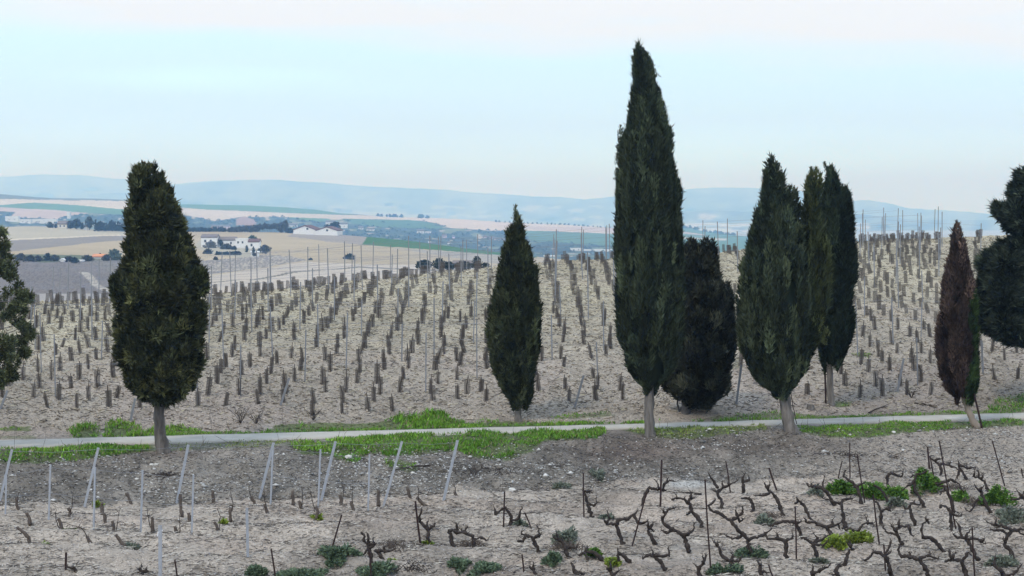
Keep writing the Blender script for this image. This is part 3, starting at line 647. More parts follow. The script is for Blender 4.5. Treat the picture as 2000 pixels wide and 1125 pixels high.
def house(name, x0, x1, yb, ywall, ytop, label, D, depth=8, roof=M_ROOF, wall=M_WHITE, axis='x', windows=(), cat='house', door=None, over=.25, round_win=False, group=None):
    """walls from photo extent x0..x1; ridge along x ('x') or gable to the viewer ('y')"""
    base = at((x0+x1)/2, yb, D); s = D/F; W = (x1-x0)*s; H = (yb-ywall)*s; R = (yb-ytop)*s
    r = empty(name, base); tag(r, label, cat, group); w2 = W/2; d = depth; o = over
    mb = MB()
    if axis == 'y':
        mb.add([(-w2,0,-1.5),(w2,0,-1.5),(w2,0,H),(0,0,R-.05),(-w2,0,H),(-w2,d,-1.5),(w2,d,-1.5),(w2,d,H),(0,d,R-.05),(-w2,d,H)],
               [(0,1,2,3,4),(9,8,7,6,5),(0,4,9,5),(1,6,7,2)])
    elif axis == 'flat': mb.box(-w2,w2,0,d,-1.5,H)
    else:
        mb.add([(-w2,0,-1.5),(w2,0,-1.5),(w2,0,H),(-w2,0,H),(-w2,d,-1.5),(w2,d,-1.5),(w2,d,H),(-w2,d,H),(-w2,d/2,R-.05),(w2,d/2,R-.05)],
               [(0,1,2,3),(5,4,7,6),(0,3,8,7,4),(1,5,6,9,2)])
    mb.build('wall', wall, r)
    th = max(.12, .002*D*.2); rb = MB()
    def slab(a, b, c, e):
        a,b,c,e = map(np.array,(a,b,c,e)); nn = np.cross(b-a,e-a).astype(float); nn /= np.linalg.norm(nn)
        if nn[2] < 0: nn = -nn
        V = [a,b,c,e,a+nn*th,b+nn*th,c+nn*th,e+nn*th]; rb.add(V,[(0,1,2,3),(4,5,6,7),(0,1,5,4),(1,2,6,5),(2,3,7,6),(3,0,4,7)])
    if axis == 'y':
        k = (R-H)/w2
        slab((-w2-o,-o,H-k*o),(0,-o,R),(0,d+o,R),(-w2-o,d+o,H-k*o)); slab((w2+o,-o,H-k*o),(0,-o,R),(0,d+o,R),(w2+o,d+o,H-k*o))
    elif axis == 'flat': rb.box(-w2-o*.5,w2+o*.5,-o*.5,d+o*.5,H+.003,H+th)
    else:
        k = (R-H)/(d/2)
        slab((-w2-o,-o,H-k*o),(w2+o,-o,H-k*o),(w2+o,d/2,R),(-w2-o,d/2,R)); slab((-w2-o,d+o,H-k*o),(w2+o,d+o,H-k*o),(w2+o,d/2,R),(-w2-o,d/2,R))
    rb.build('roof', roof, r)
    for (fx, fz, fw, fh) in windows:
        cx = -w2+W*fx; cz = fz*(H if axis != 'y' else R); wb = MB()
        if round_win:
            n = 12; wb.add([(cx+fw/2*math.cos(2*math.pi*i/n), -.06, cz+fw/2*math.sin(2*math.pi*i/n)) for i in range(n)]+[(cx+fw/2*math.cos(2*math.pi*i/n), .05, cz+fw/2*math.sin(2*math.pi*i/n)) for i in range(n)],
                   [tuple(range(n))]+[(i,(i+1)%n,n+(i+1)%n,n+i) for i in range(n)])
        else: wb.box(cx-fw/2,cx+fw/2,-.05,.05,cz-fh/2,cz+fh/2)
        wb.build('window', M_DARK, r)
    if door:
        fx, fw, fh = door; cx = -w2+W*fx; wb = MB(); wb.box(cx-fw/2,cx+fw/2,-.06,.05,0,fh); wb.build('door', M_DARK, r)
    return r
# big farmhouse in the middle distance (its wings touch: one building)
Df = dA(450, 484)
def wing(root, *a, **k):
    h = house('wing', *a, **k); 
    for key in ('label','category','group'):
        if key in h.keys(): del h[key]
    off = h.location - root.location; h.parent = root; h.location = off; return h
fh = empty('farmhouse', at(450, 484, Df)); tag(fh, 'long whitewashed farmhouse with low tiled roofs among bushes in the pale fields', 'farmhouse')
def merge_wing(h, root):
    # children of the wing empty become parts of the farmhouse itself
    loc = h.location.copy()
    for c in list(h.children): c.parent = root; c.location = loc
    h.parent = None; bpy.data.objects.remove(h)
for a, k in (((393,424,481,464,459,'x',Df+6), dict(depth=9, windows=((.25,.6,1,1.2),(.6,.6,1,1.2)))),
             ((424,460,481,469.5,464,'x',Df+9), dict(depth=8, windows=((.3,.55,.8,1),(.75,.55,.8,1)))),
             ((460,485,486,468,468,'x',Df), dict(depth=9, axis='flat', windows=((.2,.7,.8,1),(.55,.7,.8,1)), roof=M_WHITE)),
             ((485,506,487,473,468,'x',Df-4), dict(depth=9, roof=M_REDROOF, windows=((.3,.6,.9,1.2),)))):
    merge_wing(wing(fh, *a, **k), fh)
house('gate_lodge', 490, 505, 500, 493.5, 492, 'tiny white gatehouse below the long farmhouse', dA(497,500), depth=3, door=(.5,1.4,1.6), axis='x', roof=M_WHITE)
for (x, yb, w, h, sh, tn, lb) in (
    (412,484,20,10,'bush',PALE,'pale blossoming bush against the left wing of the farmhouse'),
    (431,483,8,14,'round',DKG,'dark round tree against the farmhouse where its first two wings meet'),
    (444,487,20,8,'bush',SCRUB,'wide grey bush before the middle wing of the farmhouse'),
    (458,488,8,7,'bush',DKG,'small dark bush before the middle wing of the farmhouse'),
    (492,471,16,9,'bush',((.06,.09,.04),(.1,.14,.06)),'round green treetop rising behind the farmhouse right wing'),
    (518,497,18,16,'round',SCRUB,'large grey tree right of the farmhouse'),
    (482,493,6,13,'cypress',DKG,'small dark cypress in front of the farmhouse, left of the gatehouse'),
    (495,500,6,18,'cypress',DKG,'dark cypress beside the gatehouse door'),
    (407,496,15,8,'bush',SCRUB,'low bush at the left end of the farmyard hedge'),
    (421,508,8,6,'bush',SCRUB,'lone little bush in the pale field below the farm hedge'),
    (607,508,7,3.5,'bush',DKG,'tiny dark shrub alone in the pale field'),
    (683,507,17,9,'bush',DKG,'dark rounded bush alone in the pale field below the green field'),
    (506,494,7,8,'bush',DKG,'dark shrub at the right corner of the farmhouse')):
    far_tree('far_cypress' if sh == 'cypress' else ('far_bush' if sh == 'bush' else 'far_tree'), x, yb, w, h, lb, dA(x, yb), tn, sh, cat='bush' if sh == 'bush' else 'tree')
for i in range(12):
    x = 424 + i*4; far_tree('hedge_shrub', x, 498, 6, random.uniform(4.5,7), f'{ordn(i+1)} dark shrub from left in the hedge below the farmhouse', dA(x,498), DKG, 'bush', 'shrubs of the farmyard hedge', n=70, cat='bush')
# warehouse with two gables
Dw = dA(618, 457)*.985
wh = empty('winery_shed', at(618, 458, Dw)); tag(wh, 'white double-gabled shed with round windows and brown roofs on the hill crest', 'warehouse')
for a, k in (((573,617,456,449.5,441.5,'x',Dw), dict(depth=45, axis='y', roof=M_REDROOF, windows=((.62,.62,1.4,1.4),), round_win=True)),
             ((617,659,458.5,451,444,'x',Dw-1.5), dict(depth=45, axis='y', roof=M_REDROOF, windows=((.52,.6,1.4,1.4),), round_win=True))):
    merge_wing(wing(wh, *a, **k), wh)
for i in range(11):
    x = 508 + i*4.6; far_tree('poplar_tree', x, 454, 7, 14+random.uniform(-1,3)+(i*.35), f'{ordn(i+1)} tree from left in the pale-stemmed avenue beside the gabled shed', dA(x,454), SCRUB, 'tall', 'avenue of pale-stemmed trees beside the shed', n=110, trunkcol=M_STEEL)
for i in range(12):
    x = 448 + i*5; far_tree('far_tree', x, 454.5, 9, 8+i*.5+random.uniform(-1,1), f'{ordn(i+1)} low grey-brown tree from left, before the pale-stemmed avenue', dA(x,454), SCRUB, 'round', 'low trees left of the avenue', n=90)
for (x, w, h, lb) in ((549,14,20,'tall pine left of the double-gabled shed, second from its wall'),(558,12,25,'tallest pine beside the double-gabled shed'),(566,14,10,'dark bush at the left foot of the double-gabled shed'),(639,10,18,'dark tree rising behind the right gable of the shed'),(656,16,22,'large dark tree behind the right end of the shed'),(648,12,20,'dark tree in the middle behind the right gable')):
    far_tree('pine_tree', x, 457, w, h, lb, Dw*(1.01 if x < 600 else 1.045), DKG if x > 560 else SCRUB, 'round')
# hamlet on the left crest
Dh = dA(120, 446)
house('farm_cottage', 99, 107, 445, 440, 438.5, 'tiny white cottage under a dark tree on the left crest', Dh, depth=6, windows=((.5,.5,.8,.8),))
house('farm_cottage', 112, 131, 445, 438, 433, 'pale house with tiled roof on the left crest', Dh, depth=8, windows=((.3,.5,.8,1),(.7,.5,.8,1)), wall=mat('cream_wall', base=(.6,.55,.46), var=.1))
house('farm_cottage', 162, 170, 447, 443, 441, 'small white hut between trees on the left crest', Dh, depth=6)
for (x, w, h, lb) in ((98,11,12,'dark tree left of the tiny white cottage on the left crest'),(109,5,9,'small tree between the two cottages on the left crest'),(138,14,15,'round tree right of the pale house on the left crest'),(150,16,19,'broad dark tree in the clump on the left crest'),(160,9,11,'low tree at the right of the clump on the left crest'),(175,14,24,'tall bare-looking tree before the cypress row on the left crest')):
    far_tree('far_tree', x, 447 + (x-100)*.03, w, h, lb, Dh, ((.04,.05,.035),(.07,.08,.05)), 'round')
for i in range(22):
    x = 187 + i*3.1; far_tree('far_cypress', x, 451.5, 4.6, 17+random.uniform(-3,4)-(i*.15), f'{ordn(i+1)} dark cypress from left in the dense row on the left crest', dA(x,452), DKG, 'cypress', 'row of dark cypresses on the left crest', n=60)
for i in range(24):
    x = 366 + i*3.2; far_tree('far_cypress', x, 453, 4.4, 8+random.uniform(-1.5,2), f'{ordn(i+1)} small cypress from left in the row right of the broad cypress', dA(x,453), DKG, 'cypress', 'low row of cypresses right of the broad cypress', n=50)
# scrubby hollow with huts
for (x, yb, w, h, tn, lb) in ((19,505,13,9,PALE,'pale leafless bush at the far left of the hollow'),(41,508,18,11,SCRUB,'round dark bush left of the hollow huts'),(60,510,20,9,SCRUB,'low wide bush second from the left in the hollow'),(74,510,16,9,SCRUB,'low bush left of the dark round tree in the hollow'),(93,509,13,13,DKG,'dark round tree in the hollow left of the white hut'),(107,510,16,10,SCRUB,'grey bush just left of the white hut'),(133,511,18,8,SCRUB,'grey bush right of the white hut'),(146,514,13,10,DKG,'dark bush below the hollow, right of the white hut'),(170,510,20,9,SCRUB,'grey bush left of the orange-roofed house'),(196,504,10,8,DKG,'dark tree rising behind the orange roof'),(208,509,16,10,SCRUB,'bush right of the orange-roofed house'),(224,508,22,19,((.10,.12,.07),(.14,.17,.10)),'large pale green tree at the right of the hollow')):
    far_tree('far_bush', x, yb, w, h, lb, dA(x, yb), tn, 'bush', cat='bush')
house('tile_roofed_house', 180, 204, 505, 502, 498, 'low house with bright orange tile roof in the scrubby hollow', dA(190,505), depth=9, roof=M_ORANGE)
house('white_hut', 118, 125, 511.5, 508.5, 506, 'tiny white gabled hut in the scrubby hollow', dA(120,511), depth=4, axis='y', roof=M_WHITE)
house('white_hut', 154, 161, 511.5, 510, 509.3, 'low flat white shed right of the gabled hut in the hollow', dA(157,511), depth=4, roof=M_WHITE)
# trees and a building just over the crest left of the slender cypress
Dn = 420
for (x, w, h, lb) in ((829,26,17,'round dark tree over the crest, leftmost of its clump'),(858,22,20,'dark round tree over the crest, second in its clump'),(877,22,14,'grey bush over the crest right of two dark round trees'),(905,30,14,'grey leafless bush before the half-hidden white barn'),(931,17,25,'dark pointed tree over the crest beside the half-hidden barn'),(948,18,12,'low dark bush over the crest left of the slender cypress')):
    far_tree('far_tree', x, 530, w, h+3, lb, Dn, DKG if 'dark' in lb else SCRUB, 'round', n=500)
house('barn', 886, 926, 532, 515, 511, 'white barn half hidden over the vineyard crest', Dn+8, depth=8, wall=M_WHITE, windows=((.3,.5,.6,.7),(.7,.5,.6,.7)))
# town buildings in the blue distance
town = [(10,36,433,424,422,'flat','long white factory block at the far left of the hazy town'),(38,60,436,430,428,'flat','white low factory left of the long factory range'),(62,110,436.5,429.5,428,'flat','longest white factory range in the hazy town'),
 (131,136,427,416,414,'flat','slim white tower above the hazy town'),(412,448,448,442.5,441,'x','long beige shed in the haze behind the low cypress row'),(560,580,444,440,438,'x','small pale house in the haze left of the shed'),
 (636,655,440,434,432,'x','pale block of houses in the haze above the shed'),(660,678,446,438,436,'x','cluster house in the haze right of the shed trees'),(700,709,448.5,445,443.5,'x','white villa left of its wider neighbour in the haze'),
 (716,731,451.5,448,446.5,'x','wide white villa in the wooded haze'),(814,828,456,451.5,450,'x','white villa with terraces in the wooded haze at mid-photo'),(830,842,456,454,453,'flat','low white wall-like building beside the terraced villa'),
 (863,872,463.5,460,458.8,'x','pinkish small house in the wooded haze'),(883,888,465,462.5,461.5,'x','tiny pale house right of the pinkish one'),(836,841,475.5,473.5,473,'flat','tiny white hut above the green field'),
 (874,880,478,474,472.8,'x','little white house just above the green field'),(1114,1137,489.5,486.5,485.5,'flat','long white shed in the haze right of the slender cypress'),(1062,1086,502,500.5,499.5,'flat','low white glasshouse near the vineyard crest'),(1140,1195,490,489,488.6,'flat','thin pale wall in the haze left of the tallest cypress'),
 (170,182,441,438,437,'flat','white warehouse behind the tall bare-looking tree'),(224,240,441,437.5,436.5,'flat','white block behind the cypress row'),(296,330,446,442,441,'flat','pale factory hidden behind the broad cypress')]
for (x0,x1,yb,yw,yt,ax,lb) in town:
    house('far_building', x0, x1, yb, yw, yt, lb, dB((x0+x1)/2, yb), depth=14, axis=ax, roof=M_WHITE if ax == 'flat' else M_ROOF, wall=M_PINK if 'pinkish' in lb or 'beige' in lb else M_WHITE, cat='building', windows=((.3,.5,1.4,1.4),(.7,.5,1.4,1.4)) if x1-x0 > 8 else ())
for i in range(15):
    x = 943 + i*3.7; y = 461 + i*.62 + random.uniform(-1,1)
    house('terraced_house', x, x+3.0, y+3.2, y+1, y, f'{ordn(i+1)} pink house from left in the terrace beside the slender cypress', dB(x,y+3), depth=8, wall=M_PINK, group='pink terrace in the haze', windows=((.5,.5,.9,1.0),))
# scattered villas too small to tell apart, woods as masses
def far_woods():
    parts = []; n = 0; tries = 0
    while n < 2600 and tries < 30000:
        tries += 1
        px = RNG.uniform(-100, 1500); py = RNG.uniform(418, 500)
        yc = np.interp(px, CREST_B[:,0], CREST_B[:,1])
        if py < yc + 1: continue
        c = colB(np.array([[px]]), np.array([[py]]), np.array([[0.]]), np.array([[1.]]))[0,0]
        if c[0] > .12 or c[1] > .13: continue
        D = float(DB(np.array(px), np.array(py))); s = D/F*RNG.uniform(1.2, 3.2)
        b = at(px, py, D); m = 10; v = unit(RNG.normal(size=(m,3))); v[:,2] = abs(v[:,2])
        P = b + v*np.array((s,s,s*.9)); dr = unit(v+RNG.normal(size=(m,3))*.4)
        C = np.tile(np.array((.045,.062,.035))*RNG.uniform(.6,1.5), (m,1))
        parts.append(leaf_mesh(P, dr, np.full(m,s*.9), np.full(m,s*.55), C)); n += 1
    V, Fc, C = join(parts); tag(link('distant_woodland', mesh_np('distant_woodland', V, Fc, C), M_LEAF), 'hazy blue-green woods spread round the town below the far hills', 'woodland', kind='stuff')
far_woods()
for i, (x, w) in enumerate([(738,5),(745,4),(756,4),(762,5),(770,8),(784,6),(822,9),(835,7)]):
    y = float(np.interp(x, CREST_B[:,0], CREST_B[:,1]))+1; far_tree('far_tree', x, y, w, 4.5, f'{ordn(i+1)} tiny tree from left on the far pink ridge', dB(x,y), ((.04,.06,.03),(.06,.08,.04)), 'bush', 'trees dotted along the far ridge', n=50)
for i in range(26):
    x = 968 + i*9 + random.uniform(-2,2); y = float(np.interp(x, CREST_B[:,0], CREST_B[:,1]))+1.2
    far_tree('far_tree', x, y, random.uniform(2,4), random.uniform(2,3.4), f'{ordn(i+1)} tiny tree from left on the ridge behind the slender cypress', dB(x,y), ((.04,.06,.03),(.06,.08,.04)), 'bush', 'line of tiny trees on the far ridge', n=36)
for i in range(9):
    x = 1337 + i*12 + random.uniform(-3,3); y = float(np.interp(x, CREST_B[:,0], CREST_B[:,1]))+1.2
    far_tree('far_tree', x, y, random.uniform(5,11), random.uniform(2,4), f'{ordn(i+1)} small tree from left on the green hill right of tallest cypress', dB(x,y), ((.04,.06,.03),(.06,.08,.04)), 'bush', 'trees on the green far hill', n=50)

# ------------------------------------------------------------------ hillside vineyard: guards, posts, wires
def guard_mesh(v, lo=False):
    rs = np.random.default_rng(v); H = rs.uniform(.45,.55); R = rs.uniform(.072,.096); mb = MB(); ns = 15; nr = 13
    sq = rs.uniform(.75,1.0)
    def pt(a, z): k = 1+.06*math.sin(z*9+v); return (R*k*math.cos(a), R*sq*k*math.sin(a), z)
    wv = .055
    for i in range(ns):     # upright strands
        a = 2*math.pi*i/ns; da = wv
        V = []; zsn = (0, H)
        for z in zsn: V += [pt(a-da, z-.03), pt(a+da, z-.03)]
        mb.add(V, [(0,1,3,2)])
    for j in range(nr):     # rings
        z = H*(j+.3)/nr; V = []; n = 8; hh = .0065
        for i in range(n): a = 2*math.pi*i/n; V += [pt(a, z-hh), pt(a, z+hh)]
        mb.add(V, [(2*i, 2*((i+1)%n), 2*((i+1)%n)+1, 2*i+1) for i in range(n)])
    V = np.concatenate(mb.v); return V, mb.f, H
GM = []
for v in range(5):
    V, f, H = guard_mesh(v); me = bpy.data.meshes.new('vine_guard'); me.from_pydata([tuple(p) for p in V], [], f); me.materials.append(M_GUARD); GM.append((me, H))
SM = []
for v in range(4):
    mb = MB(); top = random.uniform(.5,.68); mb.tube([(0,0,-.1),(random.uniform(-.03,.03),random.uniform(-.02,.02),.25),(random.uniform(-.05,.05),random.uniform(-.03,.03),top)], [.03,.024,.014], seg=6, rough=.2)
    V = np.concatenate(mb.v); me = bpy.data.meshes.new('vine_stem'); me.from_pydata([tuple(p) for p in V], [], mb.f); me.materials.append(M_STUMP); SM.append(me)
ROWS = []      # rows run a little askew to the view
AX = np.array((math.cos(math.radians(15)), math.sin(math.radians(15)))); AY = np.array((-AX[1], AX[0]))
spots = []; posts = []
org = np.array((0.0, 77.0))
for j in range(-16, 44):
    for i in range(-50, 60):
        q = org + AX*(i*.93 + (j % 2)*.45 + random.gauss(0,.09)) + AY*(j*1.72 + random.gauss(0,.11))
        X, Y = q; u = Y - Yr(X)
        if u < 4.2 + .8*math.sin(X*.4) or Y > float(Yc(X)) + 9: continue
        Z = float(gz(X, Y, False)); px, py = proj(X, Y, Z)
        if px < -60 or px > 2060: continue
        if random.random() < .08: continue
        spots.append((px, py, X, Y, Z))
    for i in range(-14, 14):
        q = org + AX*(i*5.9 + (j % 3)*1.9 + random.gauss(0,.15)) + AY*(j*1.72)
        X, Y = q; u = Y - Yr(X)
        if u < 5.5 or Y > float(Yc(X)) + 12: continue
        Z = float(gz(X, Y, False)); px, py = proj(X, Y, Z)
        if -40 < px < 2040: posts.append((px, py, X, Y, Z, j))
GAPS = [(220,'left of the broad cypress'),(600,'right of the broad cypress'),(960,'left of the slender cypress'),(1230,'left of the tallest cypress'),(1450,'beside the bushy cypress'),(1640,'behind the many-leader cypress'),(1860,'left of the brown cypress'),(3000,'right of the brown cypress')]
def gap(px):
    for x, s in GAPS:
        if px < x: return s
def band_of(X, Y):
    t = (Y - Yr(X)) / (float(Yc(X)) - Yr(X)); return 'near the road' if t < .2 else ('low on the hill' if t < .36 else ('halfway up the hill' if t < .56 else ('high on the hill' if t < .82 else 'on the crest')))
TREES_PX = [(222,405,320,790),(955,1052,430,795),(1200,1336,100,755),(1290,1440,480,800),(1440,1620,335,765),(1600,1670,330,718),(1835,1908,440,785),(1910,2100,340,670)]
def hidden(px, py): return any(a+6 < px < b-6 and c < py-20 and py < d-4 for a, b, c, d in TREES_PX)
spots = [s for s in spots if not hidden(s[0], s[1])]; spots.sort(key=lambda s: s[3])
rest_V = []; rest_F = []; nV = 0
def zone_labels(L_, what):
    cells = {}; out = {}
    for k, q in enumerate(L_): cells.setdefault((band_of(q[2], q[3]), gap(q[0])), []).append((q[0], k))
    for (b_, g_), v in cells.items():
        for i, (x, k) in enumerate(sorted(v)): out[k] = f'{what} {b_}, {g_}, {ordn(i+1)} from left'
    return out
glab = zone_labels(spots[:300], 'mesh vine guard')
for k, (px, py, X, Y, Z) in enumerate(spots):
    lean = (random.gauss(0,.06), random.gauss(0,.085) - .02, random.uniform(0,6.28)); s = random.uniform(.88,1.15)
    if random.random() < .05: lean = (random.gauss(0,.2), random.choice((-.3,.3)), 0)
    if k < 300:
        me, H = random.choice(GM); g = bpy.data.objects.new('vine_guard', me); COL.objects.link(g)
        g.location = (X, Y, Z); g.rotation_euler = lean; g.scale = (s*random.uniform(.8,1.15), s, s*random.uniform(.85,1.1))
        st = bpy.data.objects.new('vine_stem', random.choice(SM)); COL.objects.link(st); st.parent = g
        ld = glab[k]
        tag(g, ld, 'vine guard', f'vine guards {band_of(X,Y)}, {gap(px)}')
    else:
        V, f, H = guard_mesh(random.randrange(5), lo=False) if k % 3 == 0 else (V, f, H)
        cy, sy = math.cos(lean[1]), math.sin(lean[1]); cx_, sx = math.cos(lean[0]), math.sin(lean[0])
        W = V*s; x = W[:,0]*cy + W[:,2]*sy; z = -W[:,0]*sy + W[:,2]*cy; y = W[:,1]*cx_ - z*sx; z = W[:,1]*sx + z*cx_
        rest_V.append(np.stack([x+X, y+Y, z+Z], -1)); rest_F += [tuple(i+nV for i in q) for q in f]; nV += len(V)
print('guards', len(spots), 'posts', len(posts))
if rest_V:
    rv = np.concatenate(rest_V); me = mesh_np('vine_guards', rv, np.array(rest_F)); tag(link('vine_guards', me, M_GUARD), 'mass of small mesh vine guards on the upper hillside and crest', 'vine guards', kind='stuff')
def post_mesh(H, w=.038, d=.026, th=.006):
    # open C profile, galvanised
    prof = [(-w/2,-d/2),(w/2,-d/2),(w/2,d/2),(w/2-th,d/2),(w/2-th,-d/2+th),(-w/2+th,-d/2+th),(-w/2+th,d/2),(-w/2,d/2)]
    n = len(prof); V = [(x,y,-.15) for x,y in prof]+[(x,y,H) for x,y in prof]
    Fs = [(i,(i+1)%n,n+(i+1)%n,n+i) for i in range(n)] + [(n+0,n+1,n+4,n+5),(n+1,n+2,n+3,n+4),(n+0,n+5,n+6,n+7)]
    me = bpy.data.meshes.new('trellis_post'); me.from_pydata(V, [], Fs); me.materials.append(M_STEEL); return me
PM = [post_mesh(h) for h in (1.35,1.6,1.8,2.0)]
posts = [p for p in posts if not hidden(p[0], p[1])][:300]
rowtops = {}; plab = zone_labels(posts, 'thin post')
for pk, (px, py, X, Y, Z, j) in enumerate(posts):
    hi = random.choice((0,1,1,2,3)) if (Y-Yr(X)) < 25 else random.choice((1,2,3,3))
    o = bpy.data.objects.new('trellis_post', PM[hi]); COL.objects.link(o); o.location = (X, Y, Z)
    l = random.gauss(0,.02); o.rotation_euler = (random.gauss(0,.03), l, random.uniform(-.5,.5))
    tag(o, plab[pk], 'post', f'trellis posts {band_of(X,Y)}, {gap(px)}')
    rowtops.setdefault(j, []).append((X, Y, Z, (1.35,1.6,1.8,2.0)[hi]))
for n_, (x, y0, x1, y1) in enumerate(((1122,797,1140,733),(547,795,565,738),(255,822,264,778),(1752,770,1765,700),(1920,735,1917,665),(0,800,15,762),(1438,790,1448,712))):
    h = hit(x, y0); top = at(x1, y1, h[1]); d = top-h; H = float(np.linalg.norm(d)); me = post_mesh(H, .07, .05)
    o = bpy.data.objects.new('end_post', me); COL.objects.link(o); o.location = h; o.rotation_euler = (0, math.atan2(d[0], d[2]), 0)
    tag(o, ['slanting steel end post above the road, right of the slender cypress','slanting steel end post above the green verge, right of the broad cypress','slanting steel end post left of the broad cypress trunk','slanting steel end post left of the brown cypress','thick upright post below the conifer at the right edge','slanting post below the ragged conifer at the left edge','steel post seen right of the bushy dark cypress'][n_], 'post')
# wires strung along each row, one object per run
wn = 0
for j, L_ in sorted(rowtops.items()):
    L_.sort()
    if len(L_) < 2: continue
    wn += 1
    for lev, nm_ in ((.55, 'lower'), (.93, 'upper')):
        runs = []; cur = [L_[0]]
        for q in L_[1:]:
            if abs(q[0]-cur[-1][0]) > 13: runs.append(cur); cur = [q]
            else: cur.append(q)
        runs.append(cur); rn = 0
        for cur in runs:
            if len(cur) < 2: continue
            rn += 1; P_ = []
            for a, b in zip(cur[:-1], cur[1:]):
                a3 = np.array((a[0],a[1],a[2]+a[3]*lev)); b3 = np.array((b[0],b[1],b[2]+b[3]*lev)); P_ += [a3, (a3+b3)/2 - np.array((0,0,.03))]
            P_.append(b3); mb = MB(); mb.tube(P_, .0035, seg=3)
            tag(mb.build('trellis_wire', M_WIRE), f'{nm_} steel wire of the {ordn(wn)} hillside row from the road, {ordn(rn)} stretch', 'wire', 'wires of the hillside rows')

# ------------------------------------------------------------------ lower vineyard
def c1(x, y): return (x/4, 850+y/4)
def C(n): return lambda p: ((n-1)*500 + p[0]/4, 850 + p[1]/4)
def stake(n, a, b, m, w, name, label, cat='stake', tie=False):
    f = C(n); p0, p1 = f(b), f(a); yb = min(p0[1], 1180); h = hit(p0[0], p0[1]); top = at(p1[0], p1[1], h[1] + random.uniform(-.1,.1))
    lo = h - (top-h)*.08; mb = MB()
    if m is M_STEEL2:
        o = None; d = top-h; H = float(np.linalg.norm(d)); me = post_mesh(H, w, w*.7); me.materials.clear(); me.materials.append(m)
        o = bpy.data.objects.new(name, me); COL.objects.link(o); o.location = h; o.rotation_euler = (0, math.atan2(d[0], d[2]), random.uniform(-.4,.4))
    else:
        mid = (h+top)/2 + np.array((random.uniform(-.012,.012), 0, 0)); mb.tube([lo, mid, top], [w*.55, w*.5, w*.48], seg=6, rough=.12); o = mb.build(name, m, loc=tuple(h))
    tag(o, label, cat)
    if tie:
        mb = MB(); t = h + (top-h)*.88; mb.tube([t+(-.06,-.05,-.10), t+(-.04,-.06,-.02), t+(.02,-.06,.01), t+(.05,-.05,.02)], .016, seg=6, rough=.2); k = mb.build('tie', M_CLOTH); k.parent = o; k.matrix_parent_inverse = o.matrix_basis.inverted()
    return h, top
end_posts = []
ord_ = ['first','second','third','fourth','fifth','sixth','seventh','eighth','ninth','tenth','eleventh','twelfth','thirteenth','fourteenth','fifteenth','sixteenth','seventeenth','eighteenth','nineteenth','twentieth','twenty-first','twenty-second','twenty-third','twenty-fourth','twenty-fifth','twenty-sixth','twenty-seventh','twenty-eighth']
sl = [(1,(88,115),(0,510)),(1,(768,97),(662,555)),(1,(1474,75),(1382,530)),(2,(142,60),(30,490)),(2,(625,50),(510,510)),(2,(1142,45),(1003,530)),(2,(1580,42),(1460,530))]
for i, (n, a, b) in enumerate(sl): end_posts.append(stake(n, a, b, M_STEEL2, .062, 'end_post', f'slanting galvanised end post below the road, {ord_[i]} from the left', 'post'))
ul = [(1,(48,290),(42,640)),(1,(392,230),(380,675)),(1,(746,245),(732,720)),(1,(1116,270),(1100,750)),(1,(1510,310),(1497,790)),(2,(135,75),(114,550)),(2,(505,110),(485,590)),(2,(887,150),(875,610))]
up_posts = []
for i, (n, a, b) in enumerate(ul): up_posts.append(stake(n, a, b, M_STEEL2, .042, 'trellis_post', f'thin upright steel post in the lower left vineyard, {ord_[i]} from the left', 'post'))
stake(1, (1255,700), (1252,1120), M_STEEL2, .07, 'trellis_post', 'steel post with a white rag tied near its top, bottom left', 'post', tie=True)
stake(1, (1930,565), (1937,990), M_STEEL2, .055, 'trellis_post', 'upright grey steel post above a leafy plant, lower left', 'post')
rust = [(1,(517,915),(512,1110),'thick dark stake at the bottom left corner beside a bent vine'),(1,(1365,975),(1385,1120),'thin rusty stake at the bottom, right of the rag-tied post'),
 (2,(670,620),(580,940),'rusty stake leaning right over a green weed, left of centre'),(2,(118,885),(150,1100),'short rusty stake between two leafy weeds at the bottom'),(2,(885,895),(900,1120),'rusty stake before the gnarled vine at the bottom, left of centre'),
 (2,(1245,515),(1285,845),'thick rusty stake beside the vine with a raised curled arm'),(2,(1942,440),(1932,755),'upright rusty stake below the slender cypress with a vine arching by it'),
 (3,(557,295),(563,650),'upright rusty stake right of the slender cypress, vine propped on it'),(3,(1170,190),(1160,560),'tallest thick stake below the tallest cypress'),(3,(1670,200),(1707,465),'rusty stake left leaning below the bushy cypress'),
 (3,(1508,345),(1553,1045),'very long thin stake below the bushy dark cypress'),(3,(1050,450),(940,860),'thin rusty stake leaning right below the tallest cypress'),(3,(100,605),(160,760),'rusty stake leaning left out of a forked vine below the slender cypress'),(3,(78,930),(97,1110),'short rusty stake at the bottom below the slender cypress'),
 (4,(8,255),(75,450),'rusty stake leaning left beside a thick vine below the many-leader cypress'),(4,(212,560),(222,1005),'long thin upright stake below the many-leader cypress'),(4,(580,200),(548,345),'short stake leaning right behind the green weeds'),
 (4,(638,60),(641,340),'upright stake rising above the green weeds, below the slim cypress'),(4,(697,150),(757,535),'thin stake leaning left through the green weeds'),(4,(822,465),(872,865),'thin stake leaning left between vines, right of the yellow-green weed'),
 (4,(1247,90),(1262,280),'short thick stake, left of the pair beside the brightest weeds'),(4,(1265,160),(1312,450),'thin stake crossing the brightest weeds'),(4,(1338,45),(1475,770),'longest leaning stake, passing through several vines on the right'),
 (4,(1752,45),(1850,400),'lone thin leaning stake near the right edge'),(4,(1980,260),(1997,340),'short stub of a stake at the right edge'),(4,(905,855),(918,1080),'short stake in front of a forked vine at the bottom right'),(4,(1595,720),(1615,1110),'upright stake crossing a vine arm at the bottom right'),(4,(5,1010),(40,1110),'short dark stake at the bottom below the many-leader cypress')]
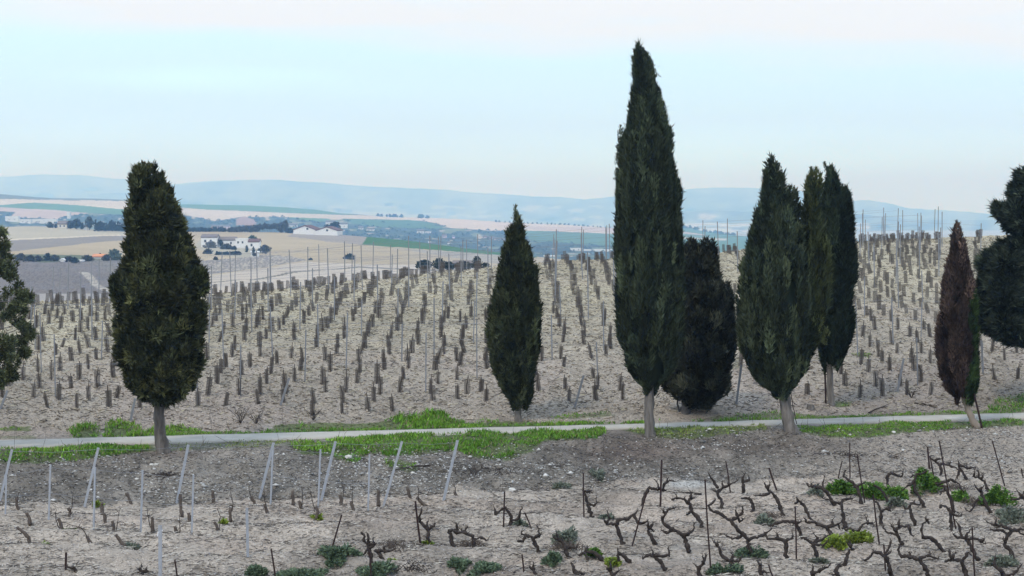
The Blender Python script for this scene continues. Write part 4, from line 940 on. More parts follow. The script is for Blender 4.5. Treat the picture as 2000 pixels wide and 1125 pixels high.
for (n, a, b, lb) in rust: stake(n, a, b, M_RUST, .05 if 'thick' in lb else .036, 'rusty_stake', lb)
mb = MB()
for lev in (.95,.5):
    for (h0,t0),(h1,t1) in zip(up_posts[:-1], up_posts[1:]):
        a = h0+(t0-h0)*lev; b = h1+(t1-h1)*lev; mb.tube([a,(a+b)/2-(0,0,.04),b], .0035, seg=3, cap=False)
tag(mb.build('trellis_wire', M_WIRE), 'thin sagging wires between the upright posts of the lower left vineyard', 'wire')
mb = MB()
for (h0,t0),(h1,t1) in zip(end_posts[:-1], end_posts[1:]):
    a = h0+(t0-h0)*.97; b = h1+(t1-h1)*.97; mb.tube([a,(a+b)/2-(0,0,.05),b], .0035, seg=3, cap=False)
tag(mb.build('trellis_wire', M_WIRE), 'thin wire linking the tops of the slanting end posts below the road', 'wire')
# old gnarled vines: (crop, trunk polyline from the ground up, arms)
VINES = [
 (3,[(635,645),(605,590),(590,530),(570,460),(555,430)],[[(600,540),(640,545),(665,530),(655,495)],[(560,440),(605,440),(608,455)]]),
 (3,[(865,850),(845,780),(820,710),(825,660),(900,655),(960,615),(975,600)],[[(822,695),(740,690),(765,640),(745,595)],[(740,690),(715,660)],[(960,655),(1000,690),(1060,675)]]),
 (3,[(1010,560),(1040,460),(1075,410),(1140,425),(1200,430)],[[(1180,430),(1185,385),(1230,355),(1275,365)],[(1145,420),(1132,365)],[(1190,390),(1215,345)]]),
 (3,[(1130,855),(1090,800),(1060,745),(1075,725),(1110,750)],[[(1070,730),(1105,680)],[(1068,735),(1060,670)]]),
 (3,[(1385,895),(1350,810),(1320,765),(1250,730),(1190,700),(1175,650),(1220,575),(1275,570)],[[(1340,775),(1390,760),(1425,720),(1420,685)],[(1250,735),(1210,770),(1165,735)],[(1340,790),(1380,785),(1395,755)],[(1185,610),(1175,590)]]),
 (3,[(1510,740),(1450,640),(1400,590),(1385,540),(1350,500),(1290,490),(1250,505)],[[(1385,540),(1385,495),(1425,490)],[(1400,600),(1360,625)],[(1400,490),(1400,455)],[(1285,490),(1290,470)]]),
 (3,[(1870,950),(1850,870),(1845,810),(1780,760),(1700,660),(1640,620),(1560,590),(1540,550),(1585,510)],[[(1720,655),(1760,640),(1800,600),(1800,560)],[(1850,810),(1930,790),(1990,760),(2030,720)],[(1800,790),(1720,810),(1670,780)],[(1760,630),(1750,590)],[(1760,640),(1780,670),(1810,655)]]),
 (3,[(1650,600),(1640,520),(1600,440),(1570,430)],[[(1610,450),(1650,410),(1740,370),(1765,350)],[(1605,410),(1570,350),(1540,300)],[(1650,410),(1640,370)],[(1700,390),(1690,350)]]),
 (3,[(1845,635),(1885,570),(1870,510),(1830,490),(1790,495)],[]),
 (3,[(1805,465),(1805,400),(1805,370),(1860,350),(1850,320)],[[(1800,350),(1810,305)]]),
 (3,[(240,960),(190,860),(160,800),(110,780),(85,830),(45,830)],[[(165,800),(210,770),(200,715)],[(100,790),(70,760)],[(180,800),(225,780)]]),
 (3,[(460,975),(420,890),(390,830),(330,800)],[[(440,880),(510,880)],[(360,810),(345,770)]]),
 (3,[(720,1000),(680,940),(620,910),(570,910),(520,940)],[[(575,910),(590,985),(620,1095)],[(570,900),(590,875)]]),
 (3,[(960,1030),(900,970),(850,925),(825,940),(830,1000)],[[(850,925),(820,900)]]),
 (3,[(1215,1060),(1160,990),(1100,940),(1060,940),(1020,965)],[[(1110,935),(1180,945),(1235,935),(1220,890)],[(1100,935),(1105,905)]]),
 (3,[(1750,1110),(1720,1020),(1700,985),(1640,940),(1610,870),(1580,835)],[[(1710,975),(1770,985),(1795,945)],[(1735,965),(1715,915)],[(1600,860),(1615,840)]]),
 (3,[(1475,1120),(1455,1040),(1500,990),(1515,940)],[[(1455,1040),(1435,1020)],[(1500,990),(1490,945)]]),
 (3,[(1950,1120),(1940,1030),(1950,1000)],[[(1945,1060),(1990,1080)],[(1940,1010),(1920,1000)]]),
 (3,[(530,1110),(480,1030),(460,990)],[[(500,1070),(560,1090)]]),
 (3,[(800,1110),(770,1060),(735,1040)],[[(775,1065),(770,1000)],[(790,1090),(830,1060)]]),
 (3,[(230,1120),(170,1060),(145,1030)],[[(165,1050),(165,1015)]]),
 (2,[(1975,750),(1995,680),(1990,620),(1950,570),(1920,575),(1870,620)],[[(1990,665),(2050,650),(2075,570)],[(1880,610),(1865,570)]]),
 (2,[(1345,840),(1350,760),(1330,730),(1290,680),(1280,640),(1300,590)],[[(1345,740),(1390,705),(1400,690)],[(1345,735),(1335,680)],[(1330,720),(1370,730)]]),
 (2,[(1545,875),(1525,810),(1505,740),(1560,745),(1575,700)],[[(1545,745),(1585,770)]]),
 (2,[(1705,910),(1700,830),(1690,790),(1630,765),(1575,760)],[[(1620,765),(1650,715)],[(1700,815),(1760,800),(1800,830)],[(1640,760),(1600,735)]]),
 (2,[(900,1040),(895,930),(880,880),(875,820),(875,765)],[[(870,850),(835,830),(850,790),(815,765)],[(890,860),(925,850),(910,815)],[(885,890),(850,920),(845,940)],[(900,880),(930,860)]]),
 (2,[(1000,975),(960,925),(930,900),(1000,905),(1000,870)],[[(1000,905),(1060,900),(1090,880)]]),
 (1,[(600,1120),(600,1065),(570,1040),(525,1030)],[]),
 (1,[(1120,1120),(1110,1075),(1100,1050)],[[(1110,1070),(1150,1060),(1140,1050)],[(1108,1070),(1090,1045),(1105,1030)]]),
 (4,[(125,645),(85,540),(45,460),(10,440),(-30,370)],[[(15,445),(-30,470),(-95,470)],[(0,430),(15,370)]]),
 (4,[(340,670),(290,560),(240,510),(205,540)],[[(235,510),(225,490)]]),
 (4,[(520,530),(460,450),(420,410),(360,400),(320,405),(305,380)],[[(430,420),(425,370),(435,330)],[(340,400),(330,385)]]),
 (4,[(605,710),(590,620),(570,540),(590,505),(655,500)],[[(575,530),(510,520),(430,490)],[(610,505),(640,490)]]),
 (4,[(730,535),(710,450),(690,400),(640,360),(590,320),(605,275)],[[(700,395),(760,370)]]),
 (4,[(1230,575),(1190,500),(1150,440),(1140,370),(1160,310),(1235,285)],[[(1145,370),(1095,400),(1050,430)],[(1150,310),(1110,330)]]),
 (4,[(955,560),(920,480),(880,420),(830,390)],[[(940,530),(970,520)]]),
 (4,[(935,430),(930,320),(960,295),(1040,325)],[[(1040,320),(1055,285)]]),
 (4,[(1360,340),(1350,240),(1300,200),(1270,180)],[[(1350,220),(1400,230),(1470,260),(1480,270)],[(1300,190),(1370,180)],[(1400,230),(1420,215)]]),
 (4,[(1575,375),(1530,300),(1490,240),(1490,200)],[[(1500,230),(1560,260),(1620,250)],[(1495,270),(1480,340)],[(1560,260),(1550,235)]]),
 (4,[(1720,425),(1690,360),(1650,330),(1640,280)],[[(1650,335),(1610,320),(1615,270)],[(1660,340),(1690,310)]]),
 (4,[(1755,615),(1700,530),(1670,450),(1620,400)],[[(1640,500),(1580,600),(1545,585)],[(1650,430),(1690,400)]]),
 (4,[(1525,625),(1450,590),(1430,500),(1380,400),(1330,390)],[[(1340,380),(1420,345),(1490,380),(1530,450)],[(1400,430),(1350,440),(1340,470)],[(1330,390),(1300,370)]]),
 (4,[(1430,785),(1430,690),(1425,600),(1400,560),(1340,550)],[[(1430,610),(1490,630),(1510,620)],[(1360,550),(1340,570)]]),
 (4,[(885,745),(885,650),(880,590),(860,530),(840,515)],[[(885,590),(930,575),(965,595)],[(930,580),(960,550)]]),
 (4,[(1165,740),(1130,640),(1105,570),(1115,530),(1190,540)],[[(1105,575),(1070,575),(1065,555)],[(1130,535),(1150,520)]]),
 (4,[(1075,900),(1030,820),(1005,760),(1010,730),(1045,710),(1110,710)],[[(1000,775),(920,755),(890,715)],[(995,750),(960,700)],[(1020,720),(1025,660)],[(1100,715),(1115,770),(1140,790)]]),
 (4,[(1400,930),(1320,840),(1270,800),(1215,800),(1195,740),(1210,690),(1250,670)],[[(1245,675),(1255,695)],[(1240,670),(1230,640)]]),
 (4,[(1640,960),(1590,880),(1545,800),(1480,800),(1445,770)],[[(1545,790),(1580,740)],[(1560,800),(1650,820),(1700,850)],[(1510,790),(1490,700),(1470,670)],[(1660,825),(1690,810)]]),
 (4,[(1935,1005),(1890,900),(1850,850),(1870,790),(1920,740),(2040,730)],[[(1860,845),(1835,815)],[(1915,745),(1840,710),(1750,700),(1705,680)],[(1880,775),(1820,745),(1740,740)],[(1930,735),(2000,780)],[(1780,700),(1780,650)]]),
 (4,[(525,835),(490,770),(460,715),(390,695),(360,680),(300,680)],[[(470,710),(540,700),(570,680)],[(500,705),(500,660)],[(300,680),(290,650)],[(550,700),(560,730)]]),
 (4,[(815,865),(760,820),(700,760),(640,735),(580,730)],[[(710,755),(725,710),(790,680),(770,645)],[(780,685),(820,690)]]),
 (4,[(265,800),(240,740),(220,680),(130,670),(60,690),(5,715)],[[(225,680),(255,675)]]),
 (4,[(150,990),(145,900),(140,830),(80,810),(0,810),(-20,780)],[[(140,830),(190,800),(190,770)],[(75,815),(75,770)]]),
 (4,[(395,985),(370,900),(350,850),(290,800),(260,810)],[[(365,840),(440,800),(470,780)],[(380,850),(430,860),(465,820)],[(370,825),(385,800),(360,770)]]),
 (4,[(645,1065),(605,1010),(620,930),(650,890),(640,840)],[[(650,890),(675,890)],[(640,870),(620,850)]]),
 (4,[(975,1110),(940,1000),(900,930),(830,910),(800,950),(760,985)],[[(920,930),(935,880),(965,825)],[(925,925),(955,920)]]),
 (4,[(1265,1115),(1220,1030),(1180,970),(1110,950),(1040,940),(1010,890),(1030,860)],[[(1190,970),(1240,940),(1340,965)],[(1240,945),(1270,930)],[(1110,945),(1100,915)]]),
 (4,[(1565,1115),(1530,1030),(1500,980),(1440,970),(1380,990)],[[(1510,980),(1540,950),(1555,910),(1590,940)],[(1440,970),(1420,940),(1410,890)],[(1430,950),(1460,930)]]),
 (4,[(1870,1115),(1820,1060),(1760,1010),(1780,950)],[[(1860,1090),(1920,1090),(1960,1040),(1975,1010)]]),
 (4,[(2040,620),(2030,520),(1990,490),(1900,505)],[[(1990,485),(1970,460),(1950,440)],[(1985,480),(2000,440)]]),
 (4,[(340,1120),(345,1050),(350,1030)],[[(345,1090),(400,1060),(470,1030),(485,1015)],[(400,1070),(430,1045)]]),
 (4,[(560,1110),(535,1060),(555,1015),(570,1030)],[[(545,1070),(500,1100)]]),
]
def jit(P, D, amp=.10, wob=.010):
    out = []; y = D
    Q = []
    for a, b in zip(P[:-1], P[1:]):
        m = max(2, int(math.hypot(b[0]-a[0], b[1]-a[1])/5)+1)
        for k in range(m): Q.append((a[0]+(b[0]-a[0])*k/m, a[1]+(b[1]-a[1])*k/m))
    Q.append(P[-1])
    for k, p in enumerate(Q):
        y = D + (y-D)*.9 + random.uniform(-amp, amp)*.3 if k else D
        v = at(p[0], p[1], y)
        if 0 < k: v = v + np.array((random.gauss(0,wob), 0, random.gauss(0,wob)))
        out.append(v)
    return out
def lean_word(P):
    dx = P[min(3,len(P)-1)][0]-P[0][0]; return 'left-leaning' if dx < -12 else ('right-leaning' if dx > 12 else 'upright')
REG = [(1060,'below the slender cypress'),(1330,'below the tallest cypress'),(1440,'below the bushy dark cypress'),(1590,'below the many-leader cypress'),(1750,'below the slim dark cypress'),(1900,'left of the longest leaning stake'),(3000,'under the brown cypress')]
REG = [(520,'below broad cypress'),(900,'left of centre'),(1090,'below slender cypress'),(1300,'below tallest cypress'),(1450,'below bushy cypress'),(1580,'below many-leader cypress'),(1720,'below slim cypress'),(1860,'left of brown cypress'),(3000,'below brown cypress')]
info = []
for (n, P, arms) in VINES:
    f = C(n); Q = [f(p) for p in P]; info.append((Q, [[f(p) for p in a] for a in arms]))
from collections import defaultdict
cells = defaultdict(list)
for k, (Q, arms) in enumerate(info):
    px, py = Q[0]; reg = next(s for x, s in REG if px < x); bandn = 'front' if py > 1085 else ('middle' if py > 1020 else 'back')
    cells[(reg, bandn)].append((px, k))
vl = {}
for (reg, bn), L_ in cells.items():
    L_.sort()
    for i, (px, k) in enumerate(L_):
        pos = '' if len(L_) == 1 else f', {ord_[i]} from left there'
        where = {'front':'at bottom edge','middle':'in middle rows','back':'in back rows'}[bn]
        vl[k] = (reg, where, pos)
for k, (Q, arms) in enumerate(info):
    px, py = Q[0]; h = hit(px, py); D = float(h[1]); mb = MB(); Q = list(Q)
    r = empty('old_grapevine', h)
    Q[0] = (Q[0][0], Q[0][1]+4); T = jit(Q, D); nT = len(T)
    rad = np.interp(np.linspace(0,1,nT), [0,.1,.5,1], [.060,.046,.040,.022]) * np.array([random.uniform(.82,1.25) for _ in range(nT)])
    mb.tube(T, rad, seg=8, rough=.3)
    o = mb.build('trunk', M_VINE, smooth=True); place(o, r)
    ends = [T[-1]]
    for a in arms:
        # start the arm on the trunk where it forks
        A_ = jit(a, D, .16); d = [np.linalg.norm(t-A_[0]) for t in T]; off = T[int(np.argmin(d))]-A_[0]
        if min(d) < .12: A_[0] = A_[0]+off
        for q in range(1, len(A_)): A_[q] = A_[q] + np.array((0, off[1]*.7, 0))
        nA = len(A_); ra = np.interp(np.linspace(0,1,nA), [0,.6,1], [.033,.025,.012]) * np.array([random.uniform(.7,1.5) for _ in range(nA)])
        ma = MB(); ma.tube(A_, ra, seg=7, rough=.3)
        for _ in range(random.randint(1,3)):
            q = A_[random.randrange(nA//2, nA)]; ma.tube([q, q+np.array((random.gauss(0,.03),random.gauss(0,.03),random.uniform(.02,.06)))], [.011,.004], seg=5)
        oa = ma.build('arm', M_VINE, smooth=True); place(oa, r); ends.append(A_[-1])
    sp = MB()
    for e in ends + [T[int(nT*.7)]]:
        for _ in range(random.randint(2,5)):
            dv = np.array((random.gauss(0,.05), random.gauss(0,.05), random.uniform(.02,.10))); sp.tube([e, e+dv*.5+np.array((random.gauss(0,.01),0,0)), e+dv], [.007,.005,.003], seg=4, cap=False)
    os_ = sp.build('spurs', M_VINE); os_['kind'] = 'stuff'; place(os_, r)
    reg, where, pos = vl[k]
    arm = {0:'armless',1:'one-armed'}.get(len(arms), 'forked' if len(arms) < 4 else 'many-armed')
    tag(r, f'{lean_word(Q)} {arm} old vine {where} {reg}{pos}', 'grapevine')
# younger cut stumps with thin shoots on the lower left
STUMPS = [(1,[(150,580),(130,540),(132,490)],[(135,490),(145,455)]),(1,[(240,690),(230,650),(205,605)],[]),(1,[(240,865),(225,800),(190,760),(135,720)],[]),(1,[(535,665),(545,610),(540,565)],[(545,600),(565,560),(565,470)]),(1,[(490,738),(475,700),(460,650)],[(465,735),(440,670),(435,570)]),
 (1,[(800,618),(795,570),(797,530)],[]),(1,[(832,702),(820,660),(815,610)],[]),(1,[(900,778),(890,720),(880,670)],[(905,770),(915,700),(930,610)]),(1,[(975,862),(940,820),(905,778)],[]),(1,[(735,888),(705,840),(680,790)],[(680,800),(660,750),(620,715),(540,700)]),(1,[(1195,742),(1190,690),(1190,640)],[(1175,720),(1155,630),(1145,560)]),
 (1,[(1422,628),(1412,550),(1410,460)],[]),(1,[(1490,692),(1478,650),(1475,605)],[]),(1,[(1380,808),(1380,760),(1365,708)],[(1390,790),(1410,740),(1400,620)]),(1,[(1672,528),(1665,480),(1667,435)],[]),(1,[(1800,660),(1800,610),(1805,565)],[(1815,590),(1820,520),(1800,440)]),(1,[(1700,758),(1695,710),(1670,675)],[(1715,740),(1720,640),(1700,570)]),
 (1,[(2000,565),(1985,520),(1960,480)],[(1960,480),(1945,430),(1945,390)]),(1,[(1030,545),(1010,500),(990,450)],[]),(1,[(1915,722),(1890,700),(1872,682)],[]),
 (2,[(95,618),(80,580),(70,540)],[(75,545),(65,470),(65,420)]),(2,[(290,535),(290,480),(285,435)],[]),(2,[(385,602),(350,560),(335,510)],[(355,560),(365,480),(358,400)]),(2,[(470,645),(480,600),(470,560)],[(460,600),(440,510),(430,440)]),(2,[(670,565),(665,510),(655,465)],[(680,500),(685,440),(672,360)]),(2,[(775,612),(755,560),(740,515)],[(755,530),(752,470),(757,400)]),
 (2,[(955,542),(955,490),(960,430)],[]),(2,[(1042,578),(1025,560),(1008,545)],[]),(2,[(1220,512),(1195,460),(1185,405)],[]),(2,[(1332,548),(1290,520),(1255,485)],[(1270,500),(1272,410)]),(2,[(1580,492),(1565,470),(1548,440)],[(1560,450),(1550,400),(1540,350)])]
st = []
for (n, P, sh) in STUMPS: f = C(n); st.append(([f(p) for p in P], [f(p) for p in sh]))
ordr = sorted(range(len(st)), key=lambda i: st[i][0][0][0])
halves = [[i for i in ordr if st[i][0][0][0] < 340], [i for i in ordr if 340 <= st[i][0][0][0] < 600], [i for i in ordr if st[i][0][0][0] >= 600]]
nm = ['below the broad cypress','around the fourth slanting post','right of the fifth slanting post']
for hi, lst in enumerate(halves):
    for rank, i in enumerate(lst):
        Q, sh = st[i]; h = hit(*Q[0]); D = float(h[1]); r = empty('cut_vine', h); mb = MB(); Q[0] = (Q[0][0], Q[0][1]+3)
        T = jit(Q, D, .05, .006); mb.tube(T, np.interp(np.linspace(0,1,len(T)), [0,.3,1], [.052,.043,.040])*np.array([random.uniform(.85,1.2) for _ in T]), seg=8, rough=.15)
        place(mb.build('stump', M_STUMP, smooth=True), r)
        if sh:
            S = jit(sh, D-.05, .08, .006); ms = MB(); ms.tube(S, np.linspace(.013,.006,len(S)), seg=5)
            for _ in range(3):
                q = S[random.randrange(len(S)//3, len(S))]; dv = np.array((random.uniform(-.12,.12), random.uniform(-.06,.06), random.uniform(.04,.16))); ms.tube([q, q+dv], [.005,.003], seg=4)
            place(ms.build('shoot', M_VINE), r)
        tag(r, f'short cut vine stump {"with thin shoot " if sh else ""}{nm[hi]}, {ord_[rank]} from left', 'vine stump')

# ------------------------------------------------------------------ weeds, grass, stones, litter
def weed(px, py, w, h, tone, label, n=900, ls=.055):
    c = hit(px, py); s = c[1]/F; W = w*s/2; H = h*s*.72; t = RNG.uniform(0,1,n)**.7; ph = RNG.uniform(0,2*math.pi,n); q = np.sqrt(RNG.uniform(0,1,n))
    lump = .75+.35*np.sin(3*ph+px)+.15*np.sin(5*ph+py)
    X = W*q*lump*np.cos(ph); Y = W*1.6*q*lump*np.sin(ph)
    Z = H*np.sqrt(np.clip(1-q*q*.9,0,1))*RNG.uniform(.25,1.0,n)*(.7+.6*(vnoise(X*5+px, Y*5, 7)+.5)) + gz(X+c[0], Y+c[1]) - c[2]
    P = np.stack([X,Y,Z],-1); dr = unit(np.stack([np.cos(ph)*.7+RNG.normal(size=n)*.5, np.sin(ph)*.7+RNG.normal(size=n)*.5, RNG.uniform(0,1.0,n)],-1))
    C_ = (np.array(tone[0])*(1-t[:,None])+np.array(tone[1])*t[:,None])*RNG.uniform(.6,1.35,(n,1))
    L_ = ls*1.25*RNG.uniform(.4,1.5,n); V, Fc, CC = leaf_mesh(P, dr, L_, L_*.3, C_)
    o = link('leafy_weed', mesh_np('leafy_weed', V, Fc, CC), M_GRASS, loc=tuple(c)); tag(o, label, 'weed')
BG = ((.04,.09,.015),(.12,.23,.03)); YG = ((.10,.15,.02),(.25,.31,.04)); DG = ((.045,.07,.04),(.13,.18,.10)); GG = ((.08,.095,.07),(.19,.21,.155))
for a in ((1643,972,58,42,BG,'bright green weed clump left of the leaning stakes below the slim cypress',2600),(1708,968,60,40,BG,'bright green weed clump second from left in the weedy row',2400),(1752,968,52,28,BG,'low green weeds in the middle of the weedy row',1500),(1806,962,64,52,BG,'largest bright green weed clump, before two stakes',3200),(1878,975,34,34,BG,'green weeds under the arching vine on the right',1200),(1945,990,64,46,BG,'bright green weed clump near the right edge',3000),
    (1632,1078,46,28,YG,'yellow-green weed at the foot of vines, left one of a pair',1500),(1676,1068,58,36,YG,'yellow-green weed at the foot of vines, right one of a pair',2200),
    (498,1122,44,34,DG,'dark leafy weed at the bottom beside a steel post',1500),(590,1124,90,22,DG,'low spreading dark weeds at the bottom, left of centre',2200),(660,1100,76,30,DG,'dark weeds round the foot of the rusty leaning stake',2200),(735,1118,70,30,DG,'dark weeds under the gnarled vine left of centre',1800),(898,1122,44,22,DG,'dark weeds at the bottom edge beneath the slender cypress, left',1000),(945,1126,60,16,DG,'flat dark weeds at the bottom edge beneath the slender cypress, right',1100),
    (1015,1030,36,20,GG,'small grey-green weed under the arching vine below the slender cypress',800),(1105,1062,46,46,GG,'grey-green weed tangled round a vine below the slender cypress',1500),(1080,1098,36,26,DG,'dark weed right of the forked vine with leaning stake',900),(1160,1096,30,24,BG,'small green weed under an arched vine at the bottom',700),(1195,1104,34,14,YG,'thin yellow-green weeds near the bottom below the tallest cypress',500),
    (1465,1082,56,32,DG,'dark weed beneath a many-armed vine below the bushy cypress',1500),(1410,1124,80,32,DG,'dark weed at the bottom beside the very long thin stake',1800),(1492,1020,40,20,GG,'grey-green weed between vines below the many-leader cypress',700),(1168,932,30,18,GG,'small grey weed on the bank right of the slender cypress',500),(1095,958,36,14,GG,'dull flat weed at the foot of the bank below the slender cypress',500),
    (1975,1020,66,30,GG,'grey-green weed near the right edge under a vine arm',1300),(1955,1112,60,28,GG,'grey-green weed at the bottom right corner',1300),(1600,1100,36,16,GG,'small grey weed at a vine foot below the slim cypress',500),(1750,990,36,18,GG,'grey-green weed below the weedy row',600),(1595,975,30,20,GG,'grey weed under a left-leaning vine, left of the weedy row',500),(257,1063,30,12,GG,'small grey-green weed at the foot of a leaning stump',400),(438,1030,16,10,YG,'tiny yellow-green sprout by a stump, lower left',200),(1185,1020,30,12,GG,'small weed at the foot of the tallest thick stake',300),
    (620,1010,22,8,YG,'small yellow weed at the foot of the fifth slanting post',200),(835,1058,26,10,YG,'small yellow-green weed at the foot of the curled-arm vine',300),(765,1090,20,10,YG,'yellow flowering tuft among dark weeds',250),(190,988,18,8,YG,'yellow tuft behind the third upright post, lower left',200),(140,1036,26,8,YG,'flat yellow weed among stumps, lower left',250),(85,1060,30,6,YG,'thin yellowish weeds at the foot of the bent stump',200)):
    weed(*a[:6], n=a[6])
def grass():
    allp = []
    for poly, dens, hgt, tn in GREEN_POLYS:
        poly = np.array(poly, float); x0, y0 = poly.min(0); x1, y1 = poly.max(0)
        a = [hit(x, y) for x in (x0, x1) for y in (y0, y1)]; a = np.array(a)
        X0, X1, Y0, Y1 = a[:,0].min()-1, a[:,0].max()+1, a[:,1].min()-1, a[:,1].max()+1
        n = int((X1-X0)*(Y1-Y0)*dens); X = RNG.uniform(X0, X1, n); Y = RNG.uniform(Y0, Y1, n); Z = gz(X, Y); px, py = proj(X, Y, Z)
        jx = px + vnoise(X*1.2, Y*1.2, 91)*26 + vnoise(X*5, Y*5, 94)*9; jy = py + vnoise(X*1.5, Y*1.5, 92)*9 + vnoise(X*5, Y*5, 95)*4
        u = Y - Yr(X); k = inpoly(jx, jy, [tuple(p) for p in poly]) & (np.abs(u) > np.interp(X, [-20,-6,4,17], [1.22,1.0,.66,.82])); 
        thin = vnoise(X*.55, Y*.55, 93) + 1.0*vnoise(X*1.9, Y*1.9, 96) - .10 > RNG.uniform(-.42, .2, n); k &= thin
        # over the road the big clump leans in
        X, Y, Z = X[k], Y[k], Z[k]; hh = .5*hgt*(.45+1.1*(vnoise(X*1.3, Y*1.3, 97)+.5))
        allp.append(np.stack([X, Y, Z, hh, np.full(len(X), tn), Y-Yr(X)], -1))
    A = np.concatenate(allp); n = len(A); parts = []
    for rep in range(4):
        P = A[:,:3] + RNG.normal(size=(n,3))*np.array((.03,.03,0)); dr = unit(np.stack([RNG.normal(size=n)*.5, RNG.normal(size=n)*.5, np.full(n,.9)],-1))
        L_ = A[:,3]*RNG.uniform(.5,1.2,n); n1 = (vnoise(A[:,0]*.7, A[:,1]*.7, 98)+.5)[:,None]
        P[:,2] += RNG.uniform(0, .5, n)*A[:,3]
        c0 = np.array((.065,.17,.018)); c1_ = np.array((.17,.31,.032)); c2 = np.array((.26,.26,.09)); 
        C_ = c0*(1-n1)+c1_*n1; C_ = np.where((A[:,4] > .5)[:,None], C_*.5+c2*.5, C_); C_ = C_*RNG.lognormal(0,.3,(n,1)); dry = RNG.uniform(0,1,n) < .10; C_[dry] = (.28,.24,.13)
        parts.append(leaf_mesh(P, dr, L_, np.full(n,.009)+L_*.05, C_))
    V, Fc, C_ = join(parts); print('grass', len(Fc))
    tag(link('roadside_grass', mesh_np('roadside_grass', V, Fc, C_), M_GRASS), 'bright green grass and ground weeds along both sides of the road', 'grass', kind='stuff')
grass()
OCT_V = np.array([(1,0,0),(0,1,0),(-1,0,0),(0,-1,0),(0,0,1),(0,0,-1)], float); OCT_F = np.array([(0,1,4),(1,2,4),(2,3,4),(3,0,4),(1,0,5),(2,1,5),(3,2,5),(0,3,5)])
def rocks(name, X, Y, size, col, label, flat=.6):
    n = len(X); Z = gz(X, Y); ang = RNG.uniform(0,6.28,n); c, s = np.cos(ang)[:,None], np.sin(ang)[:,None]
    V = OCT_V[None]*RNG.uniform(.6,1.3,(n,6,1)); sx = RNG.uniform(.7,1.5,(n,1))
    x = V[:,:,0]*sx; y = V[:,:,1]; V = np.stack([x*c-y*s, x*s+y*c, V[:,:,2]*flat], -1)*size[:,None,None] + np.stack([X,Y,Z+size*flat*.3],-1)[:,None]
    Fc = (OCT_F[None]+np.arange(n)[:,None,None]*6).reshape(-1,3)
    tag(link(name, mesh_np(name, V.reshape(-1,3), Fc, np.repeat(col,6,0)), M_STONE), label, name.replace('_',' '), kind='stuff')
def scatter(n, px0, px1, py0, py1, Yrange=(47,150)):
    # even on the ground inside the visible wedge
    Y = RNG.uniform(*Yrange, n*3); X = RNG.uniform(-1,1,n*3)*.225*Y; Z = gz(X, Y, False); px, py = proj(X, Y, Z)
    k = (px > px0) & (px < px1) & (py > py0) & (py < py1); return X[k][:n], Y[k][:n]
# pale stones on the bank, denser below the green mass
X, Y = scatter(60000, 0, 2000, 835, 1000, (56, 78)); u = Y-Yr(X); px, _ = proj(X, Y, gz(X,Y,False))
dn = smooth(-8, -6.5, u)*(1-smooth(-3.3,-2.3,u)) * (.25 + .75*smooth(-.1,.25, vnoise(X*.35,Y*.6,111)) + 1.2*np.exp(-((px-760)/110)**2)) 
k = RNG.uniform(0,1,len(X)) < dn*.32; X, Y = X[k], Y[k]; n = len(X); print('bank stones', n)
rocks('bank_stones', X, Y, RNG.uniform(.018,.045,n)*(1+1.3*(RNG.uniform(0,1,n)>.975)), np.array((.46,.44,.40))*RNG.uniform(.3,1.3,(n,1)), 'small pale stones strewn over the dark bank below the road')
X, Y = scatter(9000, -20, 2020, 880, 1200, (47, 72)); k = (Y-Yr(X)) < -7.2; X, Y = X[k], Y[k]; n = len(X)
rocks('field_stones', X, Y, RNG.uniform(.010,.026,n)*(1+1*(RNG.uniform(0,1,n)>.99)), np.array((.52,.48,.45))*RNG.uniform(.4,1.2,(n,1)), 'small stones and clods on the lower vineyard floor')
X, Y = scatter(42000, -20, 2020, 450, 850, (72, 150)); u = Y-Yr(X); k = u > 1.7; X, Y = X[k], Y[k]; n = len(X)
rocks('hill_clods', X, Y, RNG.uniform(.02,.07,n), soil_colour(X, Y, gz(X,Y))*RNG.uniform(.55,1.35,(n,1)), 'clods of dry soil covering the hillside vineyard', flat=.7)
# straw, prunings and dead stalks
def litter(name, n, Yr_, cond, L0, L1, cols, label, lift=.02, w=.006, curl=.4, up=.12):
    X, Y = scatter(n, -20, 2020, 440, 1220, Yr_); u = Y-Yr(X); k = cond(X, Y, u); X, Y = X[k], Y[k]; n = len(X)
    Z = gz(X, Y) + lift; ang = RNG.uniform(0,6.28,n); el = np.abs(RNG.normal(size=n))*up; L_ = RNG.uniform(L0,L1,n)
    d = np.stack([np.cos(ang)*np.cos(el), np.sin(ang)*np.cos(el), np.sin(el)],-1); sd_ = np.stack([-np.sin(ang), np.cos(ang), np.zeros(n)],-1)
    P = np.stack([X,Y,Z],-1); m = P + d*L_[:,None]*.5 + sd_*(RNG.normal(size=n)*curl*L_*.3)[:,None]+np.array((0,0,.01)); e = P + d*L_[:,None]
    wv = np.array((0,0,1))*w; ws = sd_*w
    V = np.stack([P-ws-wv, P+ws+wv, m-ws-wv, m+ws+wv, e], 1).reshape(-1,3); b = np.arange(n)[:,None]*5
    T = np.concatenate([b+np.array((0,1,2)), b+np.array((1,3,2)), b+np.array((2,3,4))]); ci = RNG.integers(0, len(cols), n)
    C_ = np.repeat(np.array(cols)[ci]*RNG.uniform(.6,1.3,(n,1)), 5, 0)
    tag(link(name, mesh_np(name, V, T, C_), M_STONE), label, name.replace('_',' '), kind='stuff')
litter('dry_twigs', 42000, (47,73), lambda X,Y,u: (u < -7)&(vnoise(X*.7,Y*.7,121) > -.22), .06, .26, [(.06,.05,.045),(.12,.10,.085),(.07,.06,.05),(.45,.41,.34),(.36,.32,.27)], 'dry twigs and straw littering the lower vineyard')
